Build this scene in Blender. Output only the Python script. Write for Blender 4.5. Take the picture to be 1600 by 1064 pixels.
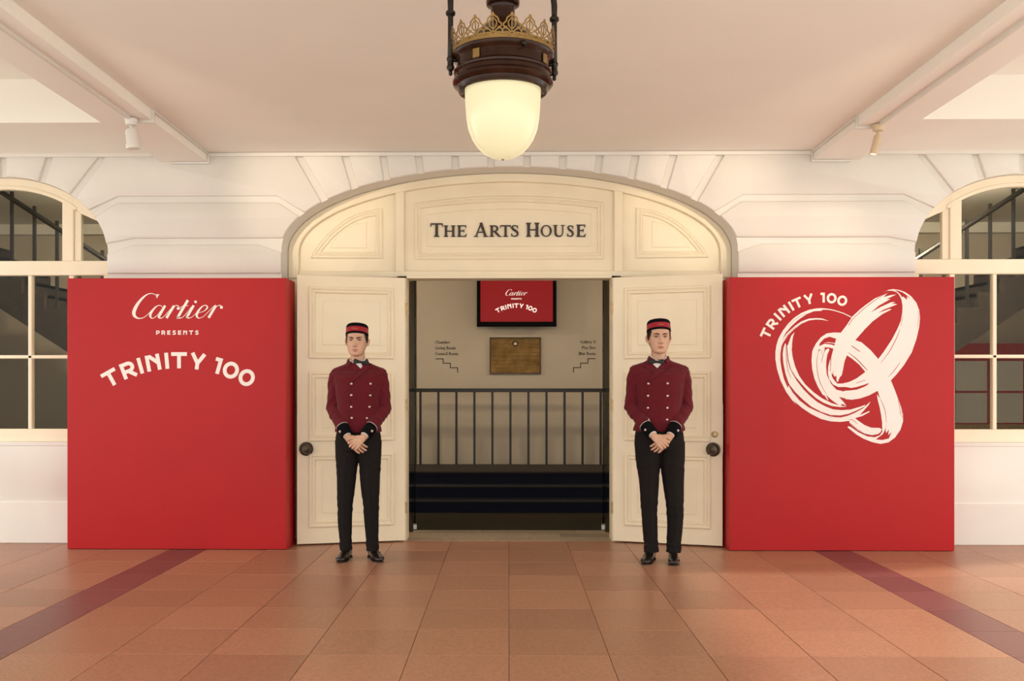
import bpy, bmesh, math, random
import numpy as np
from mathutils import Vector, Matrix
from mathutils.bvhtree import BVHTree
from mathutils.geometry import tessellate_polygon

random.seed(7)
for o in list(bpy.data.objects):
    bpy.data.objects.remove(o)
scene = bpy.context.scene
COL = scene.collection

# ---------------------------------------------------------------- camera
F, CX, CY, YAW = 1467.0, 775.0, 606.0, 0.0138      # focal length and principal point in 1600x1064 pixels
CAM = Vector((0.0, -8.117, 1.35))
cam_d = bpy.data.cameras.new('camera')
cam_d.sensor_width = 36.0
cam_d.lens = F * 36.0 / 1600.0
cam_d.shift_x = (800 - CX) / 1600.0
cam_d.shift_y = (CY - 532) / 1600.0
cam = bpy.data.objects.new('camera', cam_d)
cam.location = CAM
cam.rotation_euler = (math.pi / 2, 0, YAW)
COL.objects.link(cam)
scene.camera = cam

# ---------------------------------------------------------------- view, world, sun
vs = scene.view_settings
vs.view_transform = 'Standard'
vs.look = 'None'
vs.gamma = 1.0
vs.use_curve_mapping = False
vs.exposure = -0.04

world = bpy.data.worlds.new('sky')
scene.world = world
world.use_nodes = True
bg = world.node_tree.nodes['Background']
bg.inputs['Color'].default_value = (1.0, 0.965, 0.905, 1)
bg.inputs['Strength'].default_value = 2.5

def add_light(name, kind, loc, energy, color, target=None, direction=None, **kw):
    d = bpy.data.lights.new(name, kind)
    d.energy = energy
    d.color = color
    for k, v in kw.items():
        setattr(d, k, v)
    o = bpy.data.objects.new(name, d)
    COL.objects.link(o)
    o.location = loc
    if target is not None:
        direction = Vector(target) - Vector(loc)
    if direction is not None:
        o.rotation_euler = Vector(direction).to_track_quat('-Z', 'Y').to_euler()
    return o

add_light('sun', 'SUN', (9, 3, 8), 3.1, (1.0, 0.94, 0.86), direction=(-0.93, -0.28, -0.69), angle=math.radians(2.5))

WARM = (1.0, 0.80, 0.56)

# ---------------------------------------------------------------- helpers
def P(x, y, Y):
    """world point on the plane of depth Y seen at photo pixel (x, y)"""
    fwd = Vector((-math.sin(YAW), math.cos(YAW), 0)); rgt = Vector((math.cos(YAW), math.sin(YAW), 0))
    d = fwd * F + rgt * (x - CX) + Vector((0, 0, 1)) * (CY - y)
    return CAM + d * ((Y - CAM.y) / d.y)

def tag(o, label=None, cat=None, group=None, kind=None):
    if label: o['label'] = label
    if cat: o['category'] = cat
    if group: o['group'] = group
    if kind: o['kind'] = kind
    return o

def empty(name, loc=(0, 0, 0), parent=None):
    o = bpy.data.objects.new(name, None)
    o.empty_display_size = 0.1
    COL.objects.link(o)
    if parent: o.parent = parent
    o.location = loc
    return o

def link_mesh(name, me, mat, parent=None, loc=None):
    if mat is not None and not me.materials:
        me.materials.append(mat)
    o = bpy.data.objects.new(name, me)
    COL.objects.link(o)
    if parent: o.parent = parent
    if loc is not None: o.location = loc
    return o

def inset(poly, d):
    """offset a counter-clockwise polygon inwards by d (mitre)"""
    n = len(poly); out = []
    for i in range(n):
        p0, p1, p2 = poly[i - 1], poly[i], poly[(i + 1) % n]
        a = Vector((p1[0] - p0[0], p1[1] - p0[1])); b = Vector((p2[0] - p1[0], p2[1] - p1[1]))
        if a.length < 1e-9: a = b.copy()
        if b.length < 1e-9: b = a.copy()
        a.normalize(); b.normalize()
        n1 = Vector((-a.y, a.x)); n2 = Vector((-b.y, b.x))
        k = max(0.35, 1 + n1.dot(n2))
        m = (n1 + n2) / k
        out.append((p1[0] + m.x * d, p1[1] + m.y * d))
    return out

def area2(poly):
    return sum(poly[i - 1][0] * poly[i][1] - poly[i][0] * poly[i - 1][1] for i in range(len(poly)))

def ccw(poly):
    return list(poly) if area2(poly) > 0 else list(reversed(poly))

class MB:
    def __init__(s):
        s.v = []; s.f = []; s.m = []; s.cur = 0; s.layer = 0
    def add(s, vs_, fs):
        k = len(s.v); s.v += [tuple(v) for v in vs_]
        for f in fs:
            s.f.append(tuple(i + k for i in f)); s.m.append(s.cur)
        return s
    def box(s, x0, x1, y0, y1, z0, z1):
        return s.add([(x0, y0, z0), (x1, y0, z0), (x1, y1, z0), (x0, y1, z0), (x0, y0, z1), (x1, y0, z1), (x1, y1, z1), (x0, y1, z1)],
                     [(0, 3, 2, 1), (4, 5, 6, 7), (0, 1, 5, 4), (1, 2, 6, 5), (2, 3, 7, 6), (3, 0, 4, 7)])
    def prism(s, poly, y0, y1, cham=0.0, holes=(), back=True):
        """polygon in x,z standing from y0 (front, towards -y) to y1, front edge chamfered"""
        poly = ccw(poly); loops = [poly] + [list(reversed(ccw(h))) for h in holes]
        top = []
        for lp in loops:
            top.append(inset(lp, cham) if cham else lp)
        flat = [p for lp in top for p in lp]
        tri = tessellate_polygon([[Vector((p[0], p[1], 0)) for p in lp] for lp in top])
        k = len(s.v)
        s.v += [(p[0], y0, p[1]) for p in flat]
        for t in tri:
            a, b, c = [flat[i] for i in t]
            if (b[0] - a[0]) * (c[1] - a[1]) - (c[0] - a[0]) * (b[1] - a[1]) < 0: t = (t[0], t[2], t[1])
            s.f.append(tuple(i + k for i in t)); s.m.append(s.cur)
        base = k
        for lp, tp in zip(loops, top):
            n = len(lp); rows = [list(range(base, base + n))]
            base += n
            if cham:
                r = len(s.v); s.v += [(p[0], y0 + cham, p[1]) for p in lp]; rows.append(list(range(r, r + n)))
            r = len(s.v); s.v += [(p[0], y1, p[1]) for p in lp]; rows.append(list(range(r, r + n)))
            for ra, rb in zip(rows[:-1], rows[1:]):
                for i in range(n):
                    j = (i + 1) % n
                    s.f.append((ra[i], rb[i], rb[j], ra[j])); s.m.append(s.cur)
        if back:
            r = len(s.v); fl = [p for lp in loops for p in lp]
            s.v += [(p[0], y1, p[1]) for p in fl]
            tri = tessellate_polygon([[Vector((p[0], p[1], 0)) for p in lp] for lp in loops])
            for t in tri:
                a, b, c = [fl[i] for i in t]
                if (b[0] - a[0]) * (c[1] - a[1]) - (c[0] - a[0]) * (b[1] - a[1]) > 0: t = (t[0], t[2], t[1])
                s.f.append(tuple(i + r for i in t)); s.m.append(s.cur)
        return s
    def ring(s, poly, profile, y):
        """moulding following a closed polygon: profile = [(inset, projection)]"""
        poly = ccw(poly); n = len(poly); rows = []
        for d, h in profile:
            q = inset(poly, d); r = len(s.v)
            s.v += [(p[0], y - h, p[1]) for p in q]; rows.append(list(range(r, r + n)))
        for ra, rb in zip(rows[:-1], rows[1:]):
            for i in range(n):
                j = (i + 1) % n
                s.f.append((ra[i], ra[j], rb[j], rb[i])); s.m.append(s.cur)
        return s
    def tube(s, pts, radii, n=12, caps=True, up=(0, 1, 0), sq=2.0):
        pts = [Vector(p) for p in pts]; k0 = len(s.v); m = len(pts)
        if not hasattr(radii, '__len__'): radii = [radii] * m
        upv = Vector(up); prev = None
        for i, p in enumerate(pts):
            t = (pts[min(i + 1, m - 1)] - pts[max(i - 1, 0)]).normalized()
            if prev is None:
                side = t.cross(upv)
                if side.length < 1e-4: side = t.cross(Vector((1, 0, 0)))
            else:
                side = prev - t * prev.dot(t)
            side.normalize(); prev = side; b = side.cross(t)
            r = radii[i]; ra, rb = (r if hasattr(r, '__len__') else (r, r))
            for j in range(n):
                a = 2 * math.pi * j / n; c, sn = math.cos(a), math.sin(a)
                if sq != 2.0:
                    c = math.copysign(abs(c) ** (2 / sq), c); sn = math.copysign(abs(sn) ** (2 / sq), sn)
                s.v.append(tuple(p + side * ra * c + b * rb * sn))
        for i in range(m - 1):
            for j in range(n):
                a = k0 + i * n + j; b_ = k0 + i * n + (j + 1) % n
                s.f.append((a, b_, b_ + n, a + n)); s.m.append(s.cur)
        if caps:
            s.f.append(tuple(k0 + j for j in reversed(range(n)))); s.m.append(s.cur)
            s.f.append(tuple(k0 + (m - 1) * n + j for j in range(n))); s.m.append(s.cur)
        return s
    def lathe(s, prof, n=32, origin=(0, 0, 0), axis='z', caps=True):
        k0 = len(s.v); ox, oy, oz = origin
        for r, h in prof:
            for j in range(n):
                a = 2 * math.pi * j / n
                x, y = r * math.cos(a), r * math.sin(a)
                if axis == 'z': s.v.append((ox + x, oy + y, oz + h))
                else: s.v.append((ox + x, oy - h, oz + y))        # axis along -y
        m = len(prof)
        for i in range(m - 1):
            for j in range(n):
                a = k0 + i * n + j; b = k0 + i * n + (j + 1) % n
                s.f.append((a, b, b + n, a + n)); s.m.append(s.cur)
        if caps:
            s.f.append(tuple(k0 + j for j in reversed(range(n)))); s.m.append(s.cur)
            s.f.append(tuple(k0 + (m - 1) * n + j for j in range(n))); s.m.append(s.cur)
        return s
    def ribbon(s, pts, widths, y, closed=False):
        """flat stroke in the x,z plane at depth y, facing -y"""
        n = len(pts); L = []; R = []
        y -= 0.00003 * s.layer; s.layer += 1          # strokes never share a plane
        if not hasattr(widths, '__len__'): widths = [widths] * n
        for i in range(n):
            p = Vector(pts[i])
            a = Vector(pts[i - 1]) if (closed or i > 0) else None
            b = Vector(pts[(i + 1) % n]) if (closed or i < n - 1) else None
            d1 = (p - a).normalized() if a is not None else None
            d2 = (b - p).normalized() if b is not None else None
            if d1 is None: d1 = d2
            if d2 is None: d2 = d1
            n1 = Vector((-d1.y, d1.x)); n2 = Vector((-d2.y, d2.x))
            mm = (n1 + n2) / max(0.5, 1 + n1.dot(n2))
            L.append(p + mm * widths[i] / 2); R.append(p - mm * widths[i] / 2)
        k = len(s.v)
        for l, r in zip(L, R):
            s.v.append((l.x, y, l.y)); s.v.append((r.x, y, r.y))
        for i in range(n if closed else n - 1):
            j = (i + 1) % n
            s.f.append((k + 2 * i, k + 2 * i + 1, k + 2 * j + 1, k + 2 * j)); s.m.append(s.cur)
        return s
    def xform(s, M):
        s.v = [tuple(M @ Vector(v)) for v in s.v]
        return s
    def mesh(s, name, smooth=False, autosmooth=None):
        me = bpy.data.meshes.new(name)
        me.from_pydata(s.v, [], s.f)
        if any(s.m): me.polygons.foreach_set('material_index', s.m)
        if smooth or autosmooth:
            me.polygons.foreach_set('use_smooth', [True] * len(me.polygons))
        if autosmooth:
            me.set_sharp_from_angle(angle=math.radians(autosmooth))
        me.update()
        return me
    def build(s, name, mat, parent=None, smooth=False, auto=None, fix=False, loc=None):
        me = s.mesh(name, smooth, auto)
        if fix:
            bm = bmesh.new(); bm.from_mesh(me); bmesh.ops.recalc_face_normals(bm, faces=bm.faces[:]); bm.to_mesh(me); bm.free()
        mats = mat if isinstance(mat, (list, tuple)) else [mat]
        for m_ in mats: me.materials.append(m_)
        return link_mesh(name, me, None, parent, loc)

def catmull(pts, widths=None, k=6, closed=False):
    n = len(pts); out = []; ow = []
    rng = n if closed else n - 1
    for i in range(rng):
        g = lambda j: pts[j % n] if closed else pts[min(max(j, 0), n - 1)]
        w = lambda j: 0 if widths is None else (widths[j % n] if closed else widths[min(max(j, 0), n - 1)])
        p0, p1, p2, p3 = g(i - 1), g(i), g(i + 1), g(i + 2)
        for t in range(k):
            u = t / k
            out.append(tuple(0.5 * (2 * p1[c] + (p2[c] - p0[c]) * u + (2 * p0[c] - 5 * p1[c] + 4 * p2[c] - p3[c]) * u * u
                             + (-p0[c] + 3 * p1[c] - 3 * p2[c] + p3[c]) * u ** 3) for c in range(len(p1))))
            ow.append(w(i) * (1 - u) + w(i + 1) * u)
    if not closed:
        out.append(tuple(pts[-1])); ow.append(w(n - 1))
    return (out, ow) if widths is not None else out

# ---------------------------------------------------------------- materials (all procedural)
def srgb(r, g, b):
    f = lambda c: ((c / 255 + 0.055) / 1.055) ** 2.4 if c / 255 > 0.04045 else c / 255 / 12.92
    return (f(r), f(g), f(b))

def material(name, col, rough=0.6, metal=0.0, var=0.06, scale=6.0, bump=0.0, bscale=60.0, rnd=0.0, spec=0.5, coat=0.0, stretch=None, sheen=0.0):
    m = bpy.data.materials.new(name); m.use_nodes = True
    nt = m.node_tree; N = nt.nodes; L = nt.links
    b = N['Principled BSDF']
    b.inputs['Roughness'].default_value = rough
    b.inputs['Metallic'].default_value = metal
    b.inputs['Specular IOR Level'].default_value = spec
    b.inputs['Coat Weight'].default_value = coat
    b.inputs['Sheen Weight'].default_value = sheen
    tc = N.new('ShaderNodeTexCoord')
    src = tc.outputs['Object']
    if stretch:
        mp = N.new('ShaderNodeMapping'); mp.inputs['Scale'].default_value = stretch
        L.new(src, mp.inputs['Vector']); src = mp.outputs['Vector']
    if rnd:
        oi = N.new('ShaderNodeObjectInfo')
        va = N.new('ShaderNodeVectorMath'); va.operation = 'MULTIPLY_ADD'
        va.inputs[0].default_value = (1, 1, 1)
        cb = N.new('ShaderNodeCombineXYZ')
        for i in range(3): L.new(oi.outputs['Random'], cb.inputs[i])
        vs_ = N.new('ShaderNodeVectorMath'); vs_.operation = 'SCALE'; vs_.inputs['Scale'].default_value = 37.0
        L.new(cb.outputs[0], vs_.inputs[0])
        va2 = N.new('ShaderNodeVectorMath'); va2.operation = 'ADD'
        L.new(src, va2.inputs[0]); L.new(vs_.outputs[0], va2.inputs[1]); src = va2.outputs[0]
        N.remove(va)
    no = N.new('ShaderNodeTexNoise'); no.inputs['Scale'].default_value = scale; no.inputs['Detail'].default_value = 6
    L.new(src, no.inputs['Vector'])
    cr = N.new('ShaderNodeValToRGB')
    lo = [max(0, c * (1 - var)) for c in col]; hi = [min(1, c * (1 + var)) for c in col]
    cr.color_ramp.elements[0].color = (*lo, 1); cr.color_ramp.elements[1].color = (*hi, 1)
    cr.color_ramp.elements[0].position = 0.3; cr.color_ramp.elements[1].position = 0.7
    L.new(no.outputs['Fac'], cr.inputs['Fac'])
    out = cr.outputs['Color']
    if rnd:
        hs = N.new('ShaderNodeHueSaturation')
        mr = N.new('ShaderNodeMapRange'); mr.inputs['To Min'].default_value = 1 - rnd; mr.inputs['To Max'].default_value = 1 + rnd
        L.new(oi.outputs['Random'], mr.inputs['Value']); L.new(mr.outputs[0], hs.inputs['Value'])
        L.new(out, hs.inputs['Color']); out = hs.outputs['Color']
    L.new(out, b.inputs['Base Color'])
    if bump:
        n2 = N.new('ShaderNodeTexNoise'); n2.inputs['Scale'].default_value = bscale; n2.inputs['Detail'].default_value = 4
        L.new(src, n2.inputs['Vector'])
        bp = N.new('ShaderNodeBump'); bp.inputs['Strength'].default_value = bump; bp.inputs['Distance'].default_value = 0.01
        L.new(n2.outputs['Fac'], bp.inputs['Height']); L.new(bp.outputs[0], b.inputs['Normal'])
    return m

def emissive(name, col, strength, rough=0.3, base=None):
    m = material(name, base or col, rough, var=0.02)
    b = m.node_tree.nodes['Principled BSDF']
    b.inputs['Emission Color'].default_value = (*col, 1)
    b.inputs['Emission Strength'].default_value = strength
    return m

def glass(name, tint=(0.93, 0.95, 0.93)):
    m = bpy.data.materials.new(name); m.use_nodes = True
    nt = m.node_tree; N = nt.nodes; L = nt.links
    N.remove(N['Principled BSDF'])
    tr = N.new('ShaderNodeBsdfTransparent'); tr.inputs[0].default_value = (*tint, 1)
    gl = N.new('ShaderNodeBsdfGlossy'); gl.inputs['Roughness'].default_value = 0.02
    fr = N.new('ShaderNodeFresnel'); fr.inputs['IOR'].default_value = 1.16
    mx = N.new('ShaderNodeMixShader')
    L.new(fr.outputs[0], mx.inputs[0]); L.new(tr.outputs[0], mx.inputs[1]); L.new(gl.outputs[0], mx.inputs[2])
    L.new(mx.outputs[0], N['Material Output'].inputs['Surface'])
    return m

M = {}
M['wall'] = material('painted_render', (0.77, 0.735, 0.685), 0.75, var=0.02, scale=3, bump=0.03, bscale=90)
M['ceil'] = material('ceiling_plaster', (0.91, 0.875, 0.81), 0.7, var=0.015, scale=1.5, bump=0.02, bscale=70)
M['cream'] = material('cream_gloss_paint', (0.86, 0.755, 0.56), 0.36, var=0.03, scale=4, bump=0.02, bscale=40)
M['cream_in'] = material('cream_sash_paint', (0.86, 0.75, 0.57), 0.40, var=0.03, scale=5, bump=0.02, bscale=50)
M['tile'] = material('terracotta_tile', (0.365, 0.178, 0.105), 0.37, var=0.17, scale=55, bump=0.06, bscale=220, rnd=0.12)
M['band'] = material('maroon_border_tile', (0.19, 0.070, 0.065), 0.38, var=0.15, scale=55, bump=0.04, bscale=220, rnd=0.09)
M['street'] = material('grey_street_paving', (0.66, 0.65, 0.61), 0.8, var=0.1, scale=2)
M['grout'] = material('floor_grout', (0.16, 0.10, 0.07), 0.9, var=0.1, scale=30)
M['red'] = material('red_printed_panel', (0.42, 0.006, 0.009), 0.45, var=0.03, scale=2, bump=0.015, bscale=300, spec=0.3)
M['white_print'] = material('white_print', (0.86, 0.80, 0.76), 0.5, var=0.02)
M['redslit'] = M['red']
M['bronze'] = material('dark_bronze_lacquer', (0.028, 0.0095, 0.0045), 0.14, metal=0.0, var=0.35, scale=14, spec=0.22)
M['iron'] = material('dark_iron', (0.022, 0.016, 0.012), 0.4, metal=0.5, var=0.2, scale=30)
M['gold'] = material('gilt_brass', (0.27, 0.165, 0.055), 0.4, metal=0.75, var=0.15, scale=40)
M['knob'] = material('aged_bronze_knob', (0.07, 0.052, 0.033), 0.38, metal=0.75, var=0.3, scale=40)
M['brass'] = material('worn_brass', (0.42, 0.30, 0.15), 0.35, metal=0.8, var=0.2, scale=40)
M['black'] = material('black_paint', (0.010, 0.009, 0.009), 0.45, var=0.1)
M['bezel'] = material('matt_black_bezel', (0.006, 0.006, 0.007), 0.9, var=0.1, spec=0.05)
M['letter'] = material('dark_brown_letter', (0.035, 0.021, 0.014), 0.5, var=0.1)
M['white_metal'] = material('white_enamel', (0.74, 0.71, 0.66), 0.4, var=0.03)
M['beige_metal'] = material('beige_enamel', (0.62, 0.48, 0.32), 0.4, var=0.03)
M['plank'] = material('weathered_timber', (0.25, 0.195, 0.14), 0.6, var=0.45, scale=10, stretch=(2, 22, 1), rnd=0.25, bump=0.15, bscale=20)
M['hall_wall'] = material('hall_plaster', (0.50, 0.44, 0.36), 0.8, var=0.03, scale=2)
M['hall_ceil'] = material('hall_ceiling', (0.78, 0.76, 0.70), 0.8, var=0.02)
M['dark_floor'] = material('dark_entrance_mat', (0.030, 0.023, 0.016), 0.95, var=0.3, scale=40, spec=0.1)
M['stair'] = material('navy_stair_carpet', (0.010, 0.012, 0.022), 0.95, var=0.25, scale=80, spec=0.1)
M['nosing'] = material('dark_stair_nosing', (0.024, 0.017, 0.012), 0.8, var=0.2, scale=30)
M['darkwood'] = material('dark_stained_timber', (0.028, 0.020, 0.014), 0.55, var=0.3, scale=10)
M['steel'] = material('brushed_steel', (0.55, 0.53, 0.50), 0.3, metal=0.9, var=0.05)
M['glass'] = glass('window_glass')
M['glass_door'] = glass('door_glass', (0.80, 0.88, 0.83))
M['screen'] = emissive('screen_red', (0.42, 0.004, 0.010), 0.52, 0.7, base=(0.05, 0.002, 0.003))
M['screen_text'] = emissive('screen_white', (0.95, 0.85, 0.82), 0.62, 0.3)
M['globe'] = emissive('opal_glass_lit', (1.0, 0.87, 0.52), 0.57, 0.15, base=(0.42, 0.38, 0.25))
M['bulb'] = emissive('lamp_lit', (1.0, 0.85, 0.6), 6.0)

# ================================================================ the setting
def structure(o, label, cat=None):
    return tag(o, label, cat, kind='structure')

CEIL = 3.39
XE = 5.6                     # the facade and the portico end here on both sides
YB = -9.0                    # open front edge of the portico, behind the camera

# ---- floor: terracotta tiles on a grout bed, maroon border strips running away from the camera
floor = MB().box(-30, 30, -30, 0.166, -0.30, -0.004).build('floor', M['grout'])
structure(floor, 'terracotta tiled portico floor with two maroon border strips', 'floor')
T = 0.5055
def tile_mesh(w, d):
    g = 0.0016; c = 0.0016
    mb = MB()
    x0, x1, y0, y1 = g, w - g, g, d - g
    mb.v = [(x0, y0, -.012), (x1, y0, -.012), (x1, y1, -.012), (x0, y1, -.012),
            (x0, y0, -c), (x1, y0, -c), (x1, y1, -c), (x0, y1, -c),
            (x0 + c, y0 + c, 0), (x1 - c, y0 + c, 0), (x1 - c, y1 - c, 0), (x0 + c, y1 - c, 0)]
    mb.f = [(0, 1, 5, 4), (1, 2, 6, 5), (2, 3, 7, 6), (3, 0, 4, 7), (4, 5, 9, 8), (5, 6, 10, 9), (6, 7, 11, 10), (7, 4, 8, 11), (8, 9, 10, 11)]
    mb.m = [0] * 9
    return mb.mesh('floor_tile')
cols = []
x = -5 * T
for i in range(10): cols.append((x + i * T, T, 'tile'))
BW = 0.305
for sgn in (1, -1):
    x = 5 * T
    cols.append((x if sgn > 0 else -x - BW, BW, 'band'))
    for k in range(5):
        xx = x + BW + k * T
        cols.append((xx if sgn > 0 else -xx - T, T, 'tile'))
Y0 = -3.379 - 4 * T
rows = []
y = Y0
while y < 0.16:
    rows.append((y, T)); y += T
meshes = {}
for (cx_, w_, mt) in cols:
    for (ry, rd) in rows:
        key = (round(w_, 3), mt)
        if key not in meshes:
            me = tile_mesh(w_, rd); me.materials.append(M[mt]); meshes[key] = me
        o = bpy.data.objects.new('floor_tile' if mt == 'tile' else 'border_tile', meshes[key])
        COL.objects.link(o); o.parent = floor; o.location = (cx_, ry, random.uniform(-0.0004, 0.0004))
# the paving goes on in all directions beyond the individually laid tiles
mb = MB(); mb.box(-30, 30, -30, Y0, -0.02, -0.0005)
xo = 5 * T + BW + 5 * T
mb.box(-30, -xo, Y0, 0.1, -0.02, -0.0005); mb.box(xo, 30, Y0, 0.1, -0.02, -0.0005)
o = mb.build('outer_paving', M['street'], floor); o['kind'] = 'stuff'

# ---- facade wall with the big elliptical door arch and two arched windows
AX, AB, ASP = 1.978, 0.703, 2.562                  # door arch: half width, rise, springing
WXC, WA, WB, WSP = 4.41, 0.913, 0.675, 2.517       # window arches
SILL = 0.875
def ell(a, b, xc, zc, t0, t1, n):
    return [(xc + a * math.cos(t0 + (t1 - t0) * i / n), zc + b * math.sin(t0 + (t1 - t0) * i / n)) for i in range(n + 1)]
def arch_z(x):
    return ASP + AB * math.sqrt(max(0, 1 - (x / AX) ** 2))
def warch_z(dx):
    return WSP + WB * math.sqrt(max(0, 1 - (dx / WA) ** 2))
WTOP = 3.40
outer = [(-XE, 0), (-AX, 0)] + list(reversed(ell(AX, AB, 0, ASP, 0, math.pi, 60))) + [(AX, 0), (XE, 0), (XE, 3.85), (-XE, 3.85)]
holes = []
for sg in (-1, 1):
    holes.append([(sg * WXC - WA, SILL), (sg * WXC + WA, SILL)] + ell(WA, WB, sg * WXC, WSP, 0, math.pi, 40))
wall = MB().prism(outer, 0.026, 0.36, holes=holes).build('wall_back', M['wall'], auto=40)
structure(wall, 'cream white rendered facade with grooved blocks around the arches', 'wall')
def block(poly, y0=0.0):
    poly = [(min(max(p[0], -XE), XE), p[1]) for p in poly]
    return MB().prism(poly, y0, 0.03, cham=0.009).build('wall_block', M['wall'], wall, auto=50)
g = 0.029
jb = [0.155, 0.460, 0.766, 1.057, 1.339, 1.600]; jt = [0.155, 0.470, 0.790, 1.098, 1.433, 1.848]
JB = [-x for x in reversed(jb)] + jb; JT = [-x for x in reversed(jt)] + jt
for i in range(len(JB) - 1):
    x0, x1 = JB[i] + g, JB[i + 1] - g
    n = 6
    low = [(x0 + (x1 - x0) * k / n, arch_z(x0 + (x1 - x0) * k / n)) for k in range(n + 1)]
    block(low + [(JT[i + 1] - g * 1.1, WTOP), (JT[i] + g * 1.1, WTOP)])
wb_, wt_ = [0.0, 0.34, 0.61], [0.0, 0.42, 0.897]
h = 0.029
for sg in (-1, 1):
    mir = (lambda pts: [(-p[0], p[1]) for p in pts]) if sg > 0 else (lambda pts: pts)
    # everything written for the left half (x < 0), mirrored for the right
    cxw = -WXC
    # voussoirs of the window arch
    jw = [-0.61, -0.34, 0.0, 0.34, 0.61]; jwt = [-0.897, -0.42, 0.0, 0.42, 0.897]
    for i in range(4):
        x0, x1 = jw[i] + g, jw[i + 1] - g
        low = [(cxw + x0 + (x1 - x0) * k / 5, warch_z(x0 + (x1 - x0) * k / 5)) for k in range(6)]
        block(mir(low + [(cxw + jwt[i + 1] - g, WTOP), (cxw + jwt[i] + g, WTOP)]))
    # top course of the pier
    def arc_c(xa, xb, n=8):
        return [(xa + (xb - xa) * k / n, arch_z(xa + (xb - xa) * k / n)) for k in range(n + 1)]
    def arc_w(da, db, n=8):
        return [(cxw + da + (db - da) * k / n, warch_z(da + (db - da) * k / n)) for k in range(n + 1)]
    A = arc_c(-1.60 - g, -1.776, 5) + [(-2.020, 2.988 + h), (-3.403, 2.988 + h)] + arc_w(0.752, 0.61 + g, 5) + [(cxw + 0.897 + g, WTOP), (-1.848 - g * 1.1, WTOP)]
    block(mir(A))
    B = arc_c(-1.822, -1.962, 6) + [(-2.185, 2.622 + h), (-3.264, 2.622 + h)] + arc_w(0.905, 0.805, 5) + [(-3.415, 2.988 - h), (-2.008, 2.988 - h)]
    block(mir(B))
    C = [(-AX, 2.525), (-AX, 2.345), (-3.497, 2.345), (-3.497, 2.515), (-3.272, 2.622 - h), (-2.177, 2.622 - h)]
    block(mir(C))
    D = [(-AX, 2.300), (-AX, 0.0), (-XE, 0.0), (-XE, WTOP), (cxw - 0.897 - g, WTOP)] + arc_w(-0.61 - g, -0.9129, 8) + [(cxw - WA, SILL), (cxw + WA, SILL), (-3.497, 2.300)]
    block(mir(D))
    # projecting plinth
    o = MB().prism(mir([(-AX - 0.01, 0), (-XE, 0), (-XE, 0.362), (-AX - 0.01, 0.362)]), -0.018, 0.01, cham=0.006).build('baseboard_left' if sg < 0 else 'baseboard_right', M['wall'])
    structure(o, 'low white plinth under the %s window' % ('left' if sg < 0 else 'right'), 'plinth')
# thin picture strip along the top of the wall
for nm, xa, xb in (('trim_1', -2.60, 2.60), ('trim_2', 3.03, XE), ('trim_3', -XE, -3.03)):
    o = MB().box(xa, xb, -0.022, 0.004, CEIL - 0.035, CEIL - 0.004).build(nm, M['wall'])
    structure(o, 'thin white strip along the wall top ' + {'trim_1': 'between the two ceiling beams', 'trim_2': 'over the right window', 'trim_3': 'over the left window'}[nm], 'trim')

# ---- ceiling: low middle bay, two downstand beams, raised side bays with a header along the wall
SB = 3.385
mb = MB().box(-2.7, 2.7, YB, 0.03, CEIL, 3.9)
mb.box(-XE - .1, -3.0, YB, 0.03, 3.72, 3.9).box(3.0, XE + .1, YB, 0.03, 3.72, 3.9)
ceiling = structure(mb.build('ceiling', M['ceil']), 'pale plaster portico ceiling with raised side bays', 'ceiling')
for nm, sg, txt in (('trim_4', -1, 'left'), ('trim_5', 1, 'right')):
    o = MB().box(min(sg * 2.617, sg * 3.017), max(sg * 2.617, sg * 3.017), YB, 0.03, 3.312, 3.80).build(nm, M['ceil'])
    structure(o, 'plaster ceiling beam running to the wall on the %s' % txt, 'beam')
    o = MB().box(min(sg * 3.017, sg * (XE + .1)), max(sg * 3.017, sg * (XE + .1)), -0.96, 0.03, SB, 3.80).build('trim_6' if sg < 0 else 'trim_7', M['ceil'])
    structure(o, 'wide plaster header over the %s window' % txt, 'beam')
    o = MB().box(min(sg * (XE - .25), sg * (XE + .1)), max(sg * (XE - .25), sg * (XE + .1)), YB, 0.03, SB - .05, 3.80).build('trim_8' if sg < 0 else 'trim_9', M['ceil'])
    structure(o, 'edge beam at the %s end of the portico' % txt, 'beam')

# ---- timber tympanum, door frame and posts (cream)
FY = 0.25
tymp = MB().prism(list(ell(AX - .002, AB - .002, 0, ASP, 0, math.pi, 60)) + [(-AX + .002, 2.33), (AX - .002, 2.33)], FY + 0.045, FY + 0.09).build('trim_10', M['cream'])
structure(tymp, 'cream panelled timber tympanum filling the arch above the door', 'tympanum')
mb = MB()
band = ell(AX - .003, AB - .003, 0, ASP, 0, math.pi, 60) + [(-AX + .003, 2.33), (-1.88, 2.33)] + list(reversed(ell(1.88, 0.625, 0, ASP, 0, math.pi, 60))) + [(1.88, 2.33), (AX - .003, 2.33)]
mb.prism(band, FY, FY + 0.05, cham=0.005)
mb.build('arch_frame', M['cream'], tymp, auto=40)
for s_ in (-1, 1):
    xs = sorted((s_ * 0.938, s_ * 1.012))
    top = lambda x: ASP + 0.625 * math.sqrt(1 - (x / 1.88) ** 2) + 0.004
    MB().prism([(xs[0], 2.39), (xs[1], 2.39), (xs[1], top(xs[1])), (xs[0], top(xs[0]))], FY + 0.004, FY + 0.05, cham=0.004).build('mullion', M['cream'], tymp)
MB().prism([(-1.88, 2.335), (1.88, 2.335), (1.88, 2.392), (-1.88, 2.392)], FY - 0.006, FY + 0.05, cham=0.005).build('transom', M['cream'], tymp)
PROF = [(0, -0.01), (0.0, 0.008), (0.010, 0.016), (0.022, 0.016), (0.030, 0.006), (0.036, 0.006), (0.042, 0.014), (0.052, 0.014), (0.060, 0.0)]
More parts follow.
